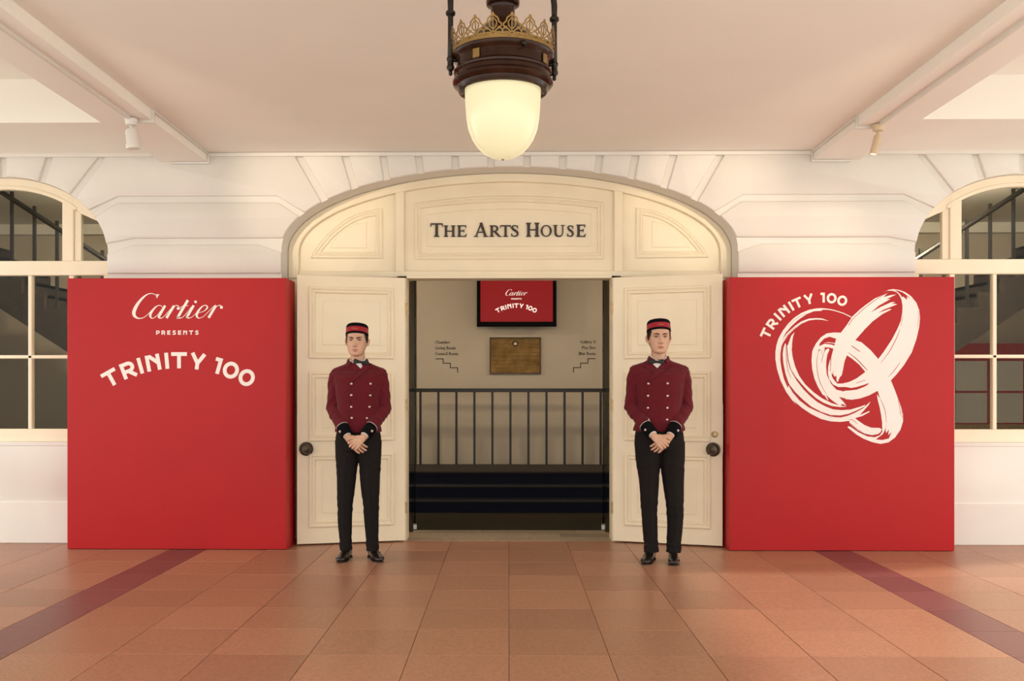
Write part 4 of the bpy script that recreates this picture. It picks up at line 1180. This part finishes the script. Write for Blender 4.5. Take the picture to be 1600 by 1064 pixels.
HEAD = [  # height from eye level, half width, front, back
    (-0.119, 0.012, 0.070, -0.040), (-0.115, 0.024, 0.080, -0.022), (-0.105, 0.043, 0.088, 0.005), (-0.088, 0.056, 0.090, 0.032), (-0.068, 0.063, 0.092, 0.052),
    (-0.045, 0.068, 0.092, 0.066), (-0.020, 0.072, 0.091, 0.078), (0.0, 0.0745, 0.089, 0.088), (0.025, 0.076, 0.094, 0.095), (0.05, 0.075, 0.094, 0.098), (0.08, 0.069, 0.082, 0.092), (0.102, 0.052, 0.060, 0.068), (0.116, 0.024, 0.028, 0.034), (0.119, 0.008, 0.01, 0.012)]
def head_ring(i, n=48, grow=0.0):
    z, w, f, b = HEAD[i]; yc = (b - f) / 2; hd = (f + b) / 2 + grow; w = w + grow
    out = []
    for j in range(n):
        a = 2 * math.pi * j / n; c, s_ = math.cos(a), math.sin(a); e = 2 / 2.25
        out.append(Vector((w * math.copysign(abs(c) ** e, c), yc + hd * math.copysign(abs(s_) ** e, s_), z)))
    return out
def face_relief(v, kind):
    x, y, z = v
    if y > -0.02: return v
    G = lambda cx, cz, sx, sz: math.exp(-((x - cx) / sx) ** 2 - ((z - cz) / sz) ** 2)
    d = 0.0
    if -0.062 < z < 0.022:
        t = min(1, max(0, (0.018 - z) / 0.056)); amp = 0.005 + 0.020 * t ** 1.3
        if z < -0.040: amp *= max(0, 1 - (-0.040 - z) / 0.014)
        d += amp * math.exp(-(x / (0.0085 + 0.005 * t)) ** 2)
    d += 0.007 * (G(0.012, -0.040, 0.006, 0.007) + G(-0.012, -0.040, 0.006, 0.007))
    d -= 0.010 * (G(0.031, 0.0, 0.016, 0.011) + G(-0.031, 0.0, 0.016, 0.011))
    d += 0.005 * (G(0.030, 0.021, 0.020, 0.008) + G(-0.030, 0.021, 0.020, 0.008))
    d += 0.005 * (G(0.046, -0.024, 0.016, 0.016) + G(-0.046, -0.024, 0.016, 0.016))
    d += 0.0075 * G(0, -0.0665, 0.019, 0.006) + 0.007 * G(0, -0.079, 0.017, 0.006) - 0.004 * G(0, -0.0725, 0.022, 0.0025) - 0.004 * G(0, -0.090, 0.018, 0.005)
    d += 0.006 * G(0, -0.104, 0.016, 0.010)
    return Vector((x, y - d, z))
def head_mesh(mb, org, hs, rows=40, n=64, tilt=0.0):
    """closed head surface with a nose, sockets, lips, chin and ears"""
    zs = [h_[0] for h_ in HEAD]
    k0 = len(mb.v)
    Rm = Matrix.Rotation(tilt, 3, 'Y')
    zz = np.concatenate([np.linspace(zs[0], zs[0] + .014, 5)[:-1], np.linspace(zs[0] + .014, zs[-1] - .012, rows), np.linspace(zs[-1] - .012, zs[-1], 5)[1:]])
    for z in zz:
        w = float(np.interp(z, zs, [h_[1] for h_ in HEAD])); f = float(np.interp(z, zs, [h_[2] for h_ in HEAD])); b = float(np.interp(z, zs, [h_[3] for h_ in HEAD]))
        yc = (b - f) / 2; hd = (f + b) / 2
        for j in range(n):
            a = 2 * math.pi * j / n; c, s_ = math.cos(a), math.sin(a); e = 2 / 2.2
            v = Vector((w * math.copysign(abs(c) ** e, c), yc + hd * math.copysign(abs(s_) ** e, s_), z))
            v = face_relief(v, 0)
            mb.v.append(tuple(org + Rm @ (v * hs)))
    m = len(zz)
    for i in range(m - 1):
        for j in range(n):
            a = k0 + i * n + j; b = k0 + i * n + (j + 1) % n
            mb.f.append((a, b, b + n, a + n)); mb.m.append(0)
    mb.f.append(tuple(k0 + j for j in reversed(range(n)))); mb.m.append(0)
    mb.f.append(tuple(k0 + (m - 1) * n + j for j in range(n))); mb.m.append(0)
    for s_ in (-1, 1):
        pts = [(s_ * .073, .012, -.040), (s_ * .078, .012, -.030), (s_ * .081, .014, -.010), (s_ * .081, .016, .006), (s_ * .077, .014, .017)]
        mb.tube([org + Rm @ (Vector(p) * hs) for p in pts], [(.004, .006), (.0075, .010), (.0085, .015), (.0085, .015), (.004, .008)], 10, up=(1, 0, 0))

def loft(mb, rings, n=48, e=2.4):
    k0 = len(mb.v)
    for (z, cx, cy, rx, ry) in rings:
        for j in range(n):
            a = 2 * math.pi * j / n; c, s_ = math.cos(a), math.sin(a)
            mb.v.append((cx + rx * math.copysign(abs(c) ** (2 / e), c), cy + ry * math.copysign(abs(s_) ** (2 / e), s_), z))
    m = len(rings)
    for i in range(m - 1):
        for j in range(n):
            a = k0 + i * n + j; b = k0 + i * n + (j + 1) % n
            mb.f.append((a, b, b + n, a + n)); mb.m.append(0)
    mb.f.append(tuple(k0 + j for j in reversed(range(n)))); mb.m.append(0)
    mb.f.append(tuple(k0 + (m - 1) * n + j for j in range(n))); mb.m.append(0)

def hand(mb, W, K, thumb_side, curl, spread=0.0218, lens=1.0, depth_dir=Vector((0, 1, 0)), thumb_len=1.0):
    """wrist W, knuckle centre K; thumb_side = unit vector from little finger to index; fingers curl towards depth_dir"""
    W, K = Vector(W), Vector(K); f = (K - W).normalized(); t = Vector(thumb_side); t = (t - f * t.dot(f)).normalized()
    for i in range(4):
        off = (1.5 - i)                        # index .. little
        kn = K + t * off * spread - f * (abs(off - 0.4) * 0.005)
        mb.tube([W + t * off * 0.010, (W + kn) / 2 + t * off * 0.002, kn], [(.015, .014), (.0145, .013), (.0122, .0118)], 10)
        L_ = [0.044, 0.027, 0.021]; fl = [0.96, 1.06, 1.0, 0.80][i] * lens
        d = (f + t * off * 0.05).normalized(); p = kn.copy(); pts = [p.copy()]; ang = 0
        for q, ln in enumerate(L_):
            ang += math.radians(curl[q])
            dd = d * math.cos(ang) + depth_dir * math.sin(ang)
            p = p + dd * ln * fl; pts.append(p.copy())
        mb.tube(pts, [.0104, .0093, .0087, .0068], 10)
        mb.tube([pts[-1] - dd * .004, pts[-1] + dd * .003], [.0070, .0045], 8)
    b0 = W + t * 0.016 + f * 0.012; b1 = W + t * 0.040 + f * 0.048 - depth_dir * 0.004; b2 = b1 + (f * 0.82 + t * 0.50).normalized() * 0.034 * thumb_len; b3 = b2 + (f * 0.95 + t * 0.08).normalized() * 0.028 * thumb_len
    mb.tube([b0, (b0 + b1) / 2 + t * .004, b1, b2, b3], [.015, .015, .0122, .0108, .0078], 10)
    mb.tube([W - f * 0.02, W, W + f * .02], [(.026, .020), (.027, .019), (.030, .018)], 12, up=(0, 1, 0))

def make_person(base, pxc, cfg, label):
    base = Vector(base); sx = cfg['sx']; mir = cfg['mirror']; ez = cfg['eye']; hs = cfg['hs']; hx = cfg['hx']
    def L2(px, py, dy=-0.13):
        w = P(px, py, base.y + dy); return (w.x - base.x, w.z)
    MX = lambda p: Vector((-p[0] if mir else p[0], p[1], p[2]))
    # ------------------------------------------------ body: one continuous skin surface
    mb = MB()
    head_c = Vector((hx, -0.005, ez))
    head_mesh(mb, head_c, hs)
    mb.tube([(hx * .5, .030, ez - .28), (hx * .8, .022, ez - .16), (hx, .012, ez - .07)], [(.068, .062), (.057, .058), (.056, .060)], 20)
    zs = ez / 1.721                      # overall height relative to the left man
    T_ = lambda z: z * zs
    loft(mb, [(T_(.98), 0, 0.005, .15 * sx, .095), (T_(1.15), 0, .005, .145 * sx, .095), (T_(1.32), 0, .005, .165 * sx, .105), (T_(1.43), 0, .008, .160 * sx, .080), (T_(1.48), 0, .014, .12 * sx, .050), (T_(1.505), 0, .018, .07, .042)], 32)
    up_sh, up_el, up_w = Vector((.172 * sx, .005, T_(1.445))), Vector((.203 * sx, .025, T_(1.185))), Vector((.068, -.205, T_(.968)))
    lo_w = Vector((-.050, -.182, T_(.968)))
    lo_sh, lo_el = Vector((-.172 * sx, .005, T_(1.445))), Vector((-.203 * sx, .025, T_(1.185)))
    for a, b, c in ((up_sh, up_el, up_w), (lo_sh, lo_el, lo_w)):
        mb.tube([MX(a), MX((a + b) / 2), MX(b), MX((b + c) / 2), MX(c)], [.048, .044, .038, .034, .026], 14)
    for cl in cfg['legs']:
        pts = [(p[0], p[1], p[2]) for p in cl]
        mb.tube([(q[0], q[1], q[2]) for q in pts], [max(.03, p[3] - .018) for p in cl], 16)
        mb.tube([(cl[-1][0], .01, .16), (cl[-1][0], .02, .07)], [.030, .026], 12)
    # hands: the upper one crosses over the lower one
    sgn = -1 if mir else 1
    hand(mb, MX(up_w), MX(Vector((.004, -.226, T_(.916)))), MX(Vector((-.60, 0, .78))), (30, 50, 45), lens=.95, thumb_len=1.0)
    hand(mb, MX(lo_w), MX(Vector((.026, -.190, T_(.902)))), MX(Vector((.80, 0, .60))), (12, 30, 40), lens=.95, thumb_len=0.5)
    body = union_mesh('person', mb, 0.0030, 2)
    body.materials.append(M['skin'])
    root = link_mesh('person', body, None); root.location = base
    tag(root, label, 'person')
    bb = bvh_of(body)
    # ------------------------------------------------ face details
    ex = lambda x, z: (hx + x * hs, ez + z * hs)
    for s_ in (-1, 1):
        al = [ex(s_ * (.031 + .0150 * math.cos(t * math.pi / 8)), (.0052 if t <= 8 else .0042) * math.sin(t * math.pi / 8) * cfg['eyeopen'] - .001) for t in range(16)]
        e = patch('eye', al, bb, .0010, .002, M['eye_white'], root, .006)
        patch('iris', [ex(s_ * .031 + .0056 * math.cos(t * math.pi / 8), .0050 * cfg['eyeopen'] * math.sin(t * math.pi / 8)) for t in range(16)], bb, .0018, .002, M['iris'], e, .006)
        lid = [(-.0165, -.001), (-.009, .0050), (0, .0066), (.009, .0052), (.0165, .000)]
        lid = [(a, b * cfg['eyeopen']) for a, b in lid]
        patch('eyelid', [ex(s_ * .031 + a, b) for a, b in lid] + [ex(s_ * .031 + a, b + .0028) for a, b in reversed(lid)], bb, .0022, .003, M['hair'], e, .006)
        br = cfg['brow']
        q = [ex(s_ * a, b) for a, b in ((.011, br[0] - .003), (.030, br[1] - .003), (.050, br[2] - .001), (.052, br[2] + .001), (.030, br[1] + .0050), (.011, br[0] + .0045))]
        patch('eyebrow', q, bb, .0022, .003, M['hair'], root, .006)
    lw = cfg['lipw']; sm = cfg['smile']
    patch('lips', [ex(-lw, -.0715 + sm), ex(-lw * .6, -.0790), ex(-lw * .3, -.0822), ex(lw * .3, -.0822), ex(lw * .6, -.0790), ex(lw, -.0715 + sm), ex(lw * .45, -.0662), ex(.004, -.0640), ex(0, -.0650), ex(-.004, -.0640), ex(-lw * .45, -.0662)][::1], bb, .0010, .002, M['lip'], root, .006)
    patch('mouth_line', [ex(-lw, -.0722 + sm), ex(0, -.0732), ex(lw, -.0722 + sm), ex(0, -.0716)], bb, .0016, .002, M['hair'] if False else M['iris'], root, .006)
    # ------------------------------------------------ hair under the hat
    mbh = MB(); n = 64; zz = np.linspace(-.055, .112, 34); k0 = 0
    zl = [h_[0] for h_ in HEAD]
    for z in zz:
        w, f, b = [float(np.interp(z, zl, [h_[c] for h_ in HEAD])) for c in (1, 2, 3)]
        g_ = 0.0065 if z < 0.03 else 0.0035; yc = (b - f) / 2; hd = (f + b) / 2 + g_
        for j in range(n):
            a = 2 * math.pi * j / n; c, s_ = math.cos(a), math.sin(a); e_ = 2 / 2.2
            mbh.v.append(tuple(head_c + Vector(((w + g_) * math.copysign(abs(c) ** e_, c), yc + hd * math.copysign(abs(s_) ** e_, s_), z)) * hs))
    for i in range(len(zz) - 1):
        for j in range(n):
            a = i * n + j; b = i * n + (j + 1) % n
            y = (mbh.v[a][1] - head_c.y) / hs; z = (zz[i] + zz[i + 1]) / 2
            lim = -0.020 - 0.042 * max(0, min(1, (z + .022) / .05)) if z > -.022 else 0.032
            if y > lim and z < 0.075:
                mbh.f.append((a, b, b + n, a + n)); mbh.m.append(0)
    mbh.build('hair', M['hair'], root, smooth=True)
    # ------------------------------------------------ pillbox hat
    hat = empty('pillbox_hat', (hx, -.004, ez + cfg['hatz']), root); hat.rotation_euler = (-cfg['hattilt'], 0, 0); hat.scale = (cfg['hatw'] / .090, cfg['hatw'] / .0735, 1)
    MB().lathe([(.087, .0), (.0905, .002), (.0905, .016), (.0895, .018), (.0885, .018)], 48, caps=False).build('hat_edge', M['velvet'], hat, auto=40)
    MB().lathe([(.0900, .017), (.0895, .030), (.0880, .058)], 48, caps=False).build('hat_band', M['hatred'], hat, smooth=True)
    MB().lathe([(.0885, .056), (.0880, .066), (.0860, .078), (.0800, .086), (.060, .090), (.03, .092), (.001, .0925)], 48, caps=False).build('hat_crown', M['velvet'], hat, smooth=True)
    mbs = MB(); ks = 0.050 / 1375
    script_word(mbs, lambda p: ((p[0] - 800) * ks, .0375 - (p[1] - 270) * ks), ks * 1.2, 0)
    mbs.v = [(.0906 * math.sin(v[0] / .0906), -.0906 * math.cos(v[0] / .0906) + v[1], v[2]) for v in mbs.v]
    mbs.build('hat_lettering', M['brass'], hat)
    # ------------------------------------------------ jacket
    mb = MB()
    loft(mb, [(T_(1.003), 0, 0, cfg['hem'], .122), (T_(1.03), 0, 0, cfg['hem'] * .985, .121), (T_(1.10), 0, 0, .162 * sx, .120), (T_(1.17), 0, 0, .158 * sx, .122), (T_(1.26), 0, 0, .167 * sx, .131), (T_(1.36), 0, 0, .182 * sx, .136), (T_(1.43), 0, .004, .200 * sx, .124), (T_(1.462), 0, .008, .216 * sx, .100), (T_(1.486), 0, .012, .218 * sx, .074), (T_(1.503), 0, .013, .196 * sx, .068), (T_(1.518), 0, .014, .158 * sx, .070), (T_(1.534), 0, .018, .116, .070), (T_(1.552), hx * .5, .022, .082, .062)], 56, 2.3)
    cu_u, cu_l = Vector((.122, -.128, T_(1.046))), Vector((-.104, -.118, T_(1.046)))
    ce_u, ce_l = Vector((.080, -.190, T_(.986))), Vector((-.060, -.166, T_(.982)))
    for (sh, el, cu) in ((up_sh, up_el, cu_u), (lo_sh, lo_el, cu_l)):
        sd = 1 if sh.x > 0 else -1
        pts = [sh + Vector((-.03 * sd, 0, .025)), sh + Vector((.006 * sd, 0, -.005)), sh.lerp(el, .2) + Vector((.006 * sd, 0, 0)), sh.lerp(el, .4), sh.lerp(el, .6), sh.lerp(el, .8), el, el.lerp(cu, .15) + Vector((0, -.002, -.002)), el.lerp(cu, .35), el.lerp(cu, .55), el.lerp(cu, .78), cu]
        # a few soft folds round the elbow
        mb.tube([MX(p) for p in pts], [.044, .055, .0590, .0590, .0575, .0555, .0560, .0535, .0555, .0510, .0510, .0480], 22)
    jk = union_mesh('jacket', mb, 0.005, 4)
    # cloth folds: shallow diagonal drapes at the waist and sleeves
    co = np.empty(len(jk.vertices) * 3); jk.vertices.foreach_get('co', co); co = co.reshape(-1, 3)
    nr = np.empty(len(jk.vertices) * 3); jk.vertices.foreach_get('normal', nr); nr = nr.reshape(-1, 3)
    ph = cfg['phase']
    arm = np.clip((np.abs(co[:, 0]) - .155) / .04, 0, 1)
    w1 = np.sin(co[:, 2] * 62 + np.abs(co[:, 0]) * 70 + co[:, 1] * 45 + ph) * np.sin(co[:, 2] * 23 + ph * 2 + co[:, 1] * 38 + co[:, 0] * 21)
    waist = np.exp(-((co[:, 2] - T_(1.09)) / .06) ** 2) * (1 - arm)
    w2 = np.sin(co[:, 2] * 55 + np.abs(co[:, 0]) * 45 + ph * 1.7)
    d = 0.0030 * w1 * arm + 0.0022 * w2 * waist
    co = co + nr * d[:, None]
    jk.vertices.foreach_set('co', co.ravel()); jk.update()
    jk.materials.append(M['burgundy'])
    jo = link_mesh('jacket', jk, None, root); jo['label'] = 'burgundy double breasted jacket'
    jb_ = bvh_of(jk)
    Z = lambda lst: [L2(cfg['zx'] + a / 5.32, 490 + b / 5.32) for a, b in lst]
    # jacket collar, standing at the back and sides and running into the lapels
    c0 = Vector((hx * .8, .014, T_(1.550)))
    mbj = MB(); n = 36; a0, a1 = math.radians(-60), math.radians(240)
    for r, zt_ in ((.096, -.030), (.088, .006), (.0790, .032), (.0735, .035), (.0695, .028), (.0690, .0)):
        for j in range(n + 1):
            a = a0 + (a1 - a0) * j / n; side = max(0.0, -math.sin(a))
            mbj.v.append((c0.x + r * math.cos(a), c0.y + r * .98 * math.sin(a), c0.z + zt_ * (1 - .75 * side ** 2) - .012 * side - .004))
    for k in range(5):
        for j in range(n):
            a = k * (n + 1) + j
            mbj.f.append((a, a + 1, a + n + 2, a + n + 1)); mbj.m.append(0)
    mbj.build('jacket_collar', M['burgundy'], jo, smooth=True)
    nv = len(jk.vertices)
    jb2 = BVHTree.FromPolygons([v.co.copy() for v in jk.vertices] + [Vector(v) for v in mbj.v], [tuple(p.vertices) for p in jk.polygons] + [tuple(q + nv for q in f) for f in mbj.f])
    patch('shirt_front', Z(cfg['shirt']), jb_, .0020, .006, M['shirt'], root, .014)
    patch('lapel', Z(cfg['lap1']), jb2, .0080, .0095, M['burgundy'], jo, .008)
    patch('lapel', Z(cfg['lap2']), jb2, .0130, .0150, M['burgundy'], jo, .008)
    ed = cfg['edge']
    patch('front_edge', Z([(ed[0] - 3, ed[1]), (ed[0] + 3, ed[1]), (ed[2] + 3, ed[3]), (ed[2] - 3, ed[3])]), jb_, .0038, .006, M['burgundy'], jo, .02)
    for bx, by in cfg['buttons']:
        (x, z) = L2(cfg['zx'] + bx / 5.32, 490 + by / 5.32)
        c, n_ = hit_front(jb_, x, z)
        if c is None: continue
        o = MB().lathe([(.0095, 0), (.0100, .003), (.0085, .006), (.004, .008), (.0005, .0085)], 14, axis='y').build('button', M['silver'], jo, smooth=True, loc=c + Vector((0, -.001, 0)))
        o.rotation_euler = (0, 0, math.atan2(n_.x, -n_.y))
    # shirt collar standing round the neck
    mbc = MB(); n = 40; c0 = Vector((hx * .8, .014, T_(1.550)))
    for (rr, zt, zb) in ((.062, .052, 0.0), (.0595, .052, 0.0)):
        pass
    ring = []
    for k, (r, up_) in enumerate(((.066, 0.0), (.0625, 1.0), (.0595, 1.0), (.060, 0.0))):
        for j in range(n):
            a = 2 * math.pi * j / n
            front = max(0, -math.sin(a))
            mbc.v.append((c0.x + r * math.cos(a), c0.y + r * 1.02 * math.sin(a), c0.z + up_ * (.040 - .030 * front ** 1.5) - .014 * front))
    for k in range(3):
        for j in range(n):
            a = k * n + j; b = k * n + (j + 1) % n
            mbc.f.append((a, b, b + n, a + n)); mbc.m.append(0)
    mbc.build('shirt_collar', M['shirt'], root, smooth=True)
    # bow tie
    bx, bz = Z([cfg['bow']])[0]
    c, _n = hit_front(jb_, bx, bz - .004)
    yb = (c.y if c else -.09) - .016
    bow = empty('bow_tie', (bx, yb, bz), root); bow.rotation_euler = (0, -cfg['bowtilt'], 0)
    for s_ in (-1, 1):
        MB().prism([(s_ * .004, -.007), (s_ * .022, -.013), (s_ * .050, -.019), (s_ * .057, -.014), (s_ * .058, .004), (s_ * .054, .019), (s_ * .046, .020), (s_ * .022, .012), (s_ * .004, .007)], -.008, .010, cham=.004).build('bow_wing', M['satin'], bow, auto=50)
    MB().prism([(-.009, -.010), (.009, -.010), (.010, .009), (-.010, .009)], -.013, .010, cham=.004).build('bow_knot', M['satin'], bow, auto=50)
    # ------------------------------------------------ cuffs
    for (a, b) in ((cu_u, ce_u), (cu_l, ce_l)):
        a, b = MX(a), MX(b); d_ = (b - a).normalized()
        cf = MB().tube([a - d_ * .006, a + d_ * .004, a.lerp(b, .5), b - d_ * .004, b], [.0475, .0500, .0485, .0465, .0430], 26).build('cuff', M['velvet'], jo, auto=60)
        MB().tube([a - d_ * .0062, a - d_ * .0026], [.0504, .0504], 26).build('piping', M['piping'], cf, auto=60)
        MB().tube([b - d_ * .01, b + d_ * .004], [.0330, .0320], 20).build('shirt_cuff', M['shirt'], cf, auto=60)
        mid = a.lerp(b, .55); sd = 1 if a.x > 0 else -1
        axis = d_; out = Vector((sd * .72, -1, -.10)); out = (out - axis * out.dot(axis)).normalized()
        o = MB().lathe([(.0105, 0), (.0110, .003), (.009, .006), (.004, .008), (.0005, .0085)], 14, axis='y').build('cuff_button', M['silver'], cf, smooth=True, loc=mid + out * .0475)
        o.rotation_euler = Vector(out).to_track_quat('-Y', 'Z').to_euler()
    # ------------------------------------------------ trousers
    mb = MB()
    loft(mb, [(T_(.86), 0, .0, cfg['hip'] * .93, .118), (T_(.90), 0, 0, cfg['hip'], .120), (T_(.96), 0, 0, cfg['hip'] * .985, .116), (T_(1.02), 0, 0, cfg['hip'] * .93, .108), (T_(1.06), 0, 0, cfg['hip'] * .90, .104)], 40, 2.5)
    for cl in cfg['legs']:
        P_ = [tuple(p[:3]) for p in cl]; r_ = [p[3] for p in cl]
        pts, rr = catmull(P_, r_, 5)
        rr = [(r, r * 1.12) for r in rr]
        mb.tube(pts, rr, 26, up=(0, 1, 0))
    tj = union_mesh('trousers', mb, 0.005, 3)
    co = np.empty(len(tj.vertices) * 3); tj.vertices.foreach_get('co', co); co = co.reshape(-1, 3)
    nr = np.empty(len(tj.vertices) * 3); tj.vertices.foreach_get('normal', nr); nr = nr.reshape(-1, 3)
    z = co[:, 2]
    knee = np.exp(-((z - .42) / .09) ** 2) + 1.2 * np.exp(-((z - .13) / .06) ** 2) + .9 * np.exp(-((z - .73) / .07) ** 2)
    d = 0.0036 * np.sin(z * 70 + co[:, 0] * 85 + ph) * np.sin(z * 33 + ph * 2.3 - co[:, 0] * 60 + co[:, 1] * 25) * knee
    # pressed crease down the front of each leg
    for cl in cfg['legs']:
        cx_ = np.interp(z, [p[2] for p in reversed(cl)], [p[0] for p in reversed(cl)])
        d += 0.0045 * np.exp(-((co[:, 0] - cx_) / .010) ** 2) * (nr[:, 1] < -.3) * (z < .8) * np.clip((.85 - z) / .1, 0, 1)
    co = co + nr * d[:, None]
    tj.vertices.foreach_set('co', co.ravel()); tj.update(); tj.materials.append(M['trouser'])
    to = link_mesh('trousers', tj, None, root); to['label'] = 'charcoal tailored trousers'
    tb = bvh_of(tj)
    # red piping down the outer seams
    for cl, s_ in (zip(cfg['legs'], (-1, 1)) if cfg['mirror'] else ()):
        pts = []
        for k in range(40):
            zz_k = cl[0][2] - (cl[0][2] - cl[-1][2] - .01) * k / 39
            h_ = tb.ray_cast(Vector((s_ * 1.0, -.012, zz_k)), Vector((-s_, 0, 0)))
            if h_[0] is not None: pts.append(h_[0] + Vector((s_ * .0012, 0, 0)))
        if len(pts) > 3:
            MB().tube(pts, (.0020), 6, up=(0, 1, 0)).build('seam_piping', M['burgundy'], to, smooth=True)
    # ------------------------------------------------ shoes
    for (fx, fy, ang) in cfg['feet']:
        D = Vector((math.sin(ang), -math.cos(ang), 0)); S_ = Vector((D.y, -D.x, 0)); o0 = Vector((fx, fy, 0))
        mb = MB()
        q = lambda l, z, s_=0: o0 + D * l + S_ * s_ + Vector((0, 0, z))
        mb.tube([q(-.085, .040), q(-.065, .046), q(-.02, .050), (q(.04, .046)), q(.095, .036), q(.14, .030), q(.175, .026), q(.192, .022)], [(.020, .026), (.034, .036), (.038, .040), (.041, .038), (.046, .027), (.046, .021), (.036, .017), (.014, .009)], 22, up=(0, 0, 1))
        mb.tube([q(-.035, .05), q(-.03, .085), q(-.025, .115)], [(.036, .045), (.034, .042), (.034, .042)], 18, up=(0, 1, 0))
        sm_ = union_mesh('shoe', mb, 0.0042, 4); sm_.materials.append(M['leather'])
        so = link_mesh('shoe', sm_, None, root)
        msl = MB(); n = 28; out = []
        for j in range(n):
            t = 2 * math.pi * j / n; l = .054 + .141 * math.cos(t)
            wd = np.interp(l, [-.09, -.06, 0, .05, .10, .15, .195], [.024, .036, .038, .041, .049, .045, .016])
            out.append(q(l, 0, math.copysign(1, math.sin(t)) * wd * abs(math.sin(t)) ** .45))
        msl.v = [(p.x, p.y, .0005) for p in out] + [(p.x, p.y, .011) for p in out]
        msl.f = [tuple(reversed(range(n))), tuple(range(n, 2 * n))] + [(j, (j + 1) % n, n + (j + 1) % n, n + j) for j in range(n)]; msl.m = [0] * len(msl.f)
        msl.build('sole', M['leather'], so, auto=50, fix=True)
        hb = MB().tube([q(-.058, .0006), q(-.056, .022)], [(.036, .036), (.036, .036)], 18, up=(0, 1, 0)).build('heel', M['leather'], so, auto=50)
        for k in range(3):
            MB().tube([q(.028 + k * .018, .084 - k * .009, -.016), q(.028 + k * .018, .089 - k * .009, 0), q(.028 + k * .018, .084 - k * .009, .016)], .0022, 6, up=(0, 0, 1)).build('lace', M['black'], so, smooth=True)
    return root

YA = CAM.y + 1980.45 / 268.5
A = dict(sx=1.0, mirror=False, eye=1.721, hs=1.055, hx=-.010, eyeopen=0.66, brow=(.0135, .0185, .0225), lipw=.023, smile=0.0, hatz=.035, hattilt=.20, hatw=.0885, hem=.184, hip=.180, phase=0.4, zx=490,
         shirt=[(322, 392), (432, 385), (420, 402), (378, 455), (330, 405)],
         lap1=[(320, 400), (296, 390), (268, 402), (262, 425), (335, 492), (376, 460)],
         lap2=[(424, 408), (452, 406), (474, 416), (468, 434), (400, 496), (308, 576), (336, 515), (376, 459)],
         edge=(306, 572, 297, 975), bow=(381, 400), bowtilt=-.12,
         buttons=[(315, 583), (314, 678), (313, 776), (316, 868), (470, 583), (467, 680), (460, 776), (440, 870)],
         legs=[[(-.086, 0, .93, .098), (-.090, 0, .80, .090), (-.093, 0, .66, .0765), (-.099, .003, .55, .0700), (-.106, .004, .42, .0600), (-.108, .012, .28, .0555), (-.104, .016, .16, .0490), (-.100, .014, .072, .0485)],
               [(.088, 0, .93, .096), (.090, 0, .80, .090), (.091, 0, .66, .0800), (.095, -.004, .55, .0735), (.101, -.008, .42, .0620), (.104, .002, .28, .0560), (.108, .010, .16, .0495), (.111, .010, .068, .0490)]],
         feet=[(-.100, .02, -.10), (.118, .025, .42)])
ca = P(560, 874, YA)
make_person((ca.x, YA, 0), 560, A, 'doorman in burgundy jacket and black and red hat before the left door')
YB_ = CAM.y + 1980.45 / 270.5
B = dict(sx=1.055, mirror=True, eye=1.742, hs=1.10, hx=-.004, eyeopen=0.82, brow=(.0150, .0215, .0195), lipw=.026, smile=0.0012, hatz=.039, hattilt=.20, hatw=.0925, hem=.201, hip=.192, phase=2.1, zx=960,
         shirt=[(308, 388), (432, 388), (420, 400), (368, 452), (318, 405)],
         lap1=[(314, 398), (292, 388), (258, 400), (252, 424), (340, 492), (370, 458)],
         lap2=[(420, 405), (456, 402), (484, 412), (474, 430), (380, 504), (268, 576), (300, 536), (370, 457)],
         edge=(266, 572, 262, 975), bow=(362, 398), bowtilt=-.02,
         buttons=[(284, 582), (282, 683), (283, 784), (283, 880), (441, 580), (441, 684), (441, 784), (440, 882)],
         legs=[[(-.090, 0, .93, .104), (-.086, 0, .80, .097), (-.080, 0, .66, .0800), (-.078, -.004, .55, .0720), (-.078, -.006, .42, .0630), (-.072, .004, .28, .0590), (-.064, .012, .16, .0560), (-.060, .010, .070, .0580)],
               [(.096, 0, .93, .101), (.100, 0, .80, .096), (.106, 0, .66, .0840), (.112, -.004, .55, .0760), (.120, -.006, .42, .0660), (.122, .006, .28, .0590), (.116, .012, .16, .0560), (.112, .010, .070, .0580)]],
         feet=[(-.070, .015, -.36), (.104, -.005, -.10)])
cb = P(1030, 877, YB_)
make_person((cb.x, YB_, 0), 1030, B, 'doorman in burgundy jacket and black and red hat before the right door')
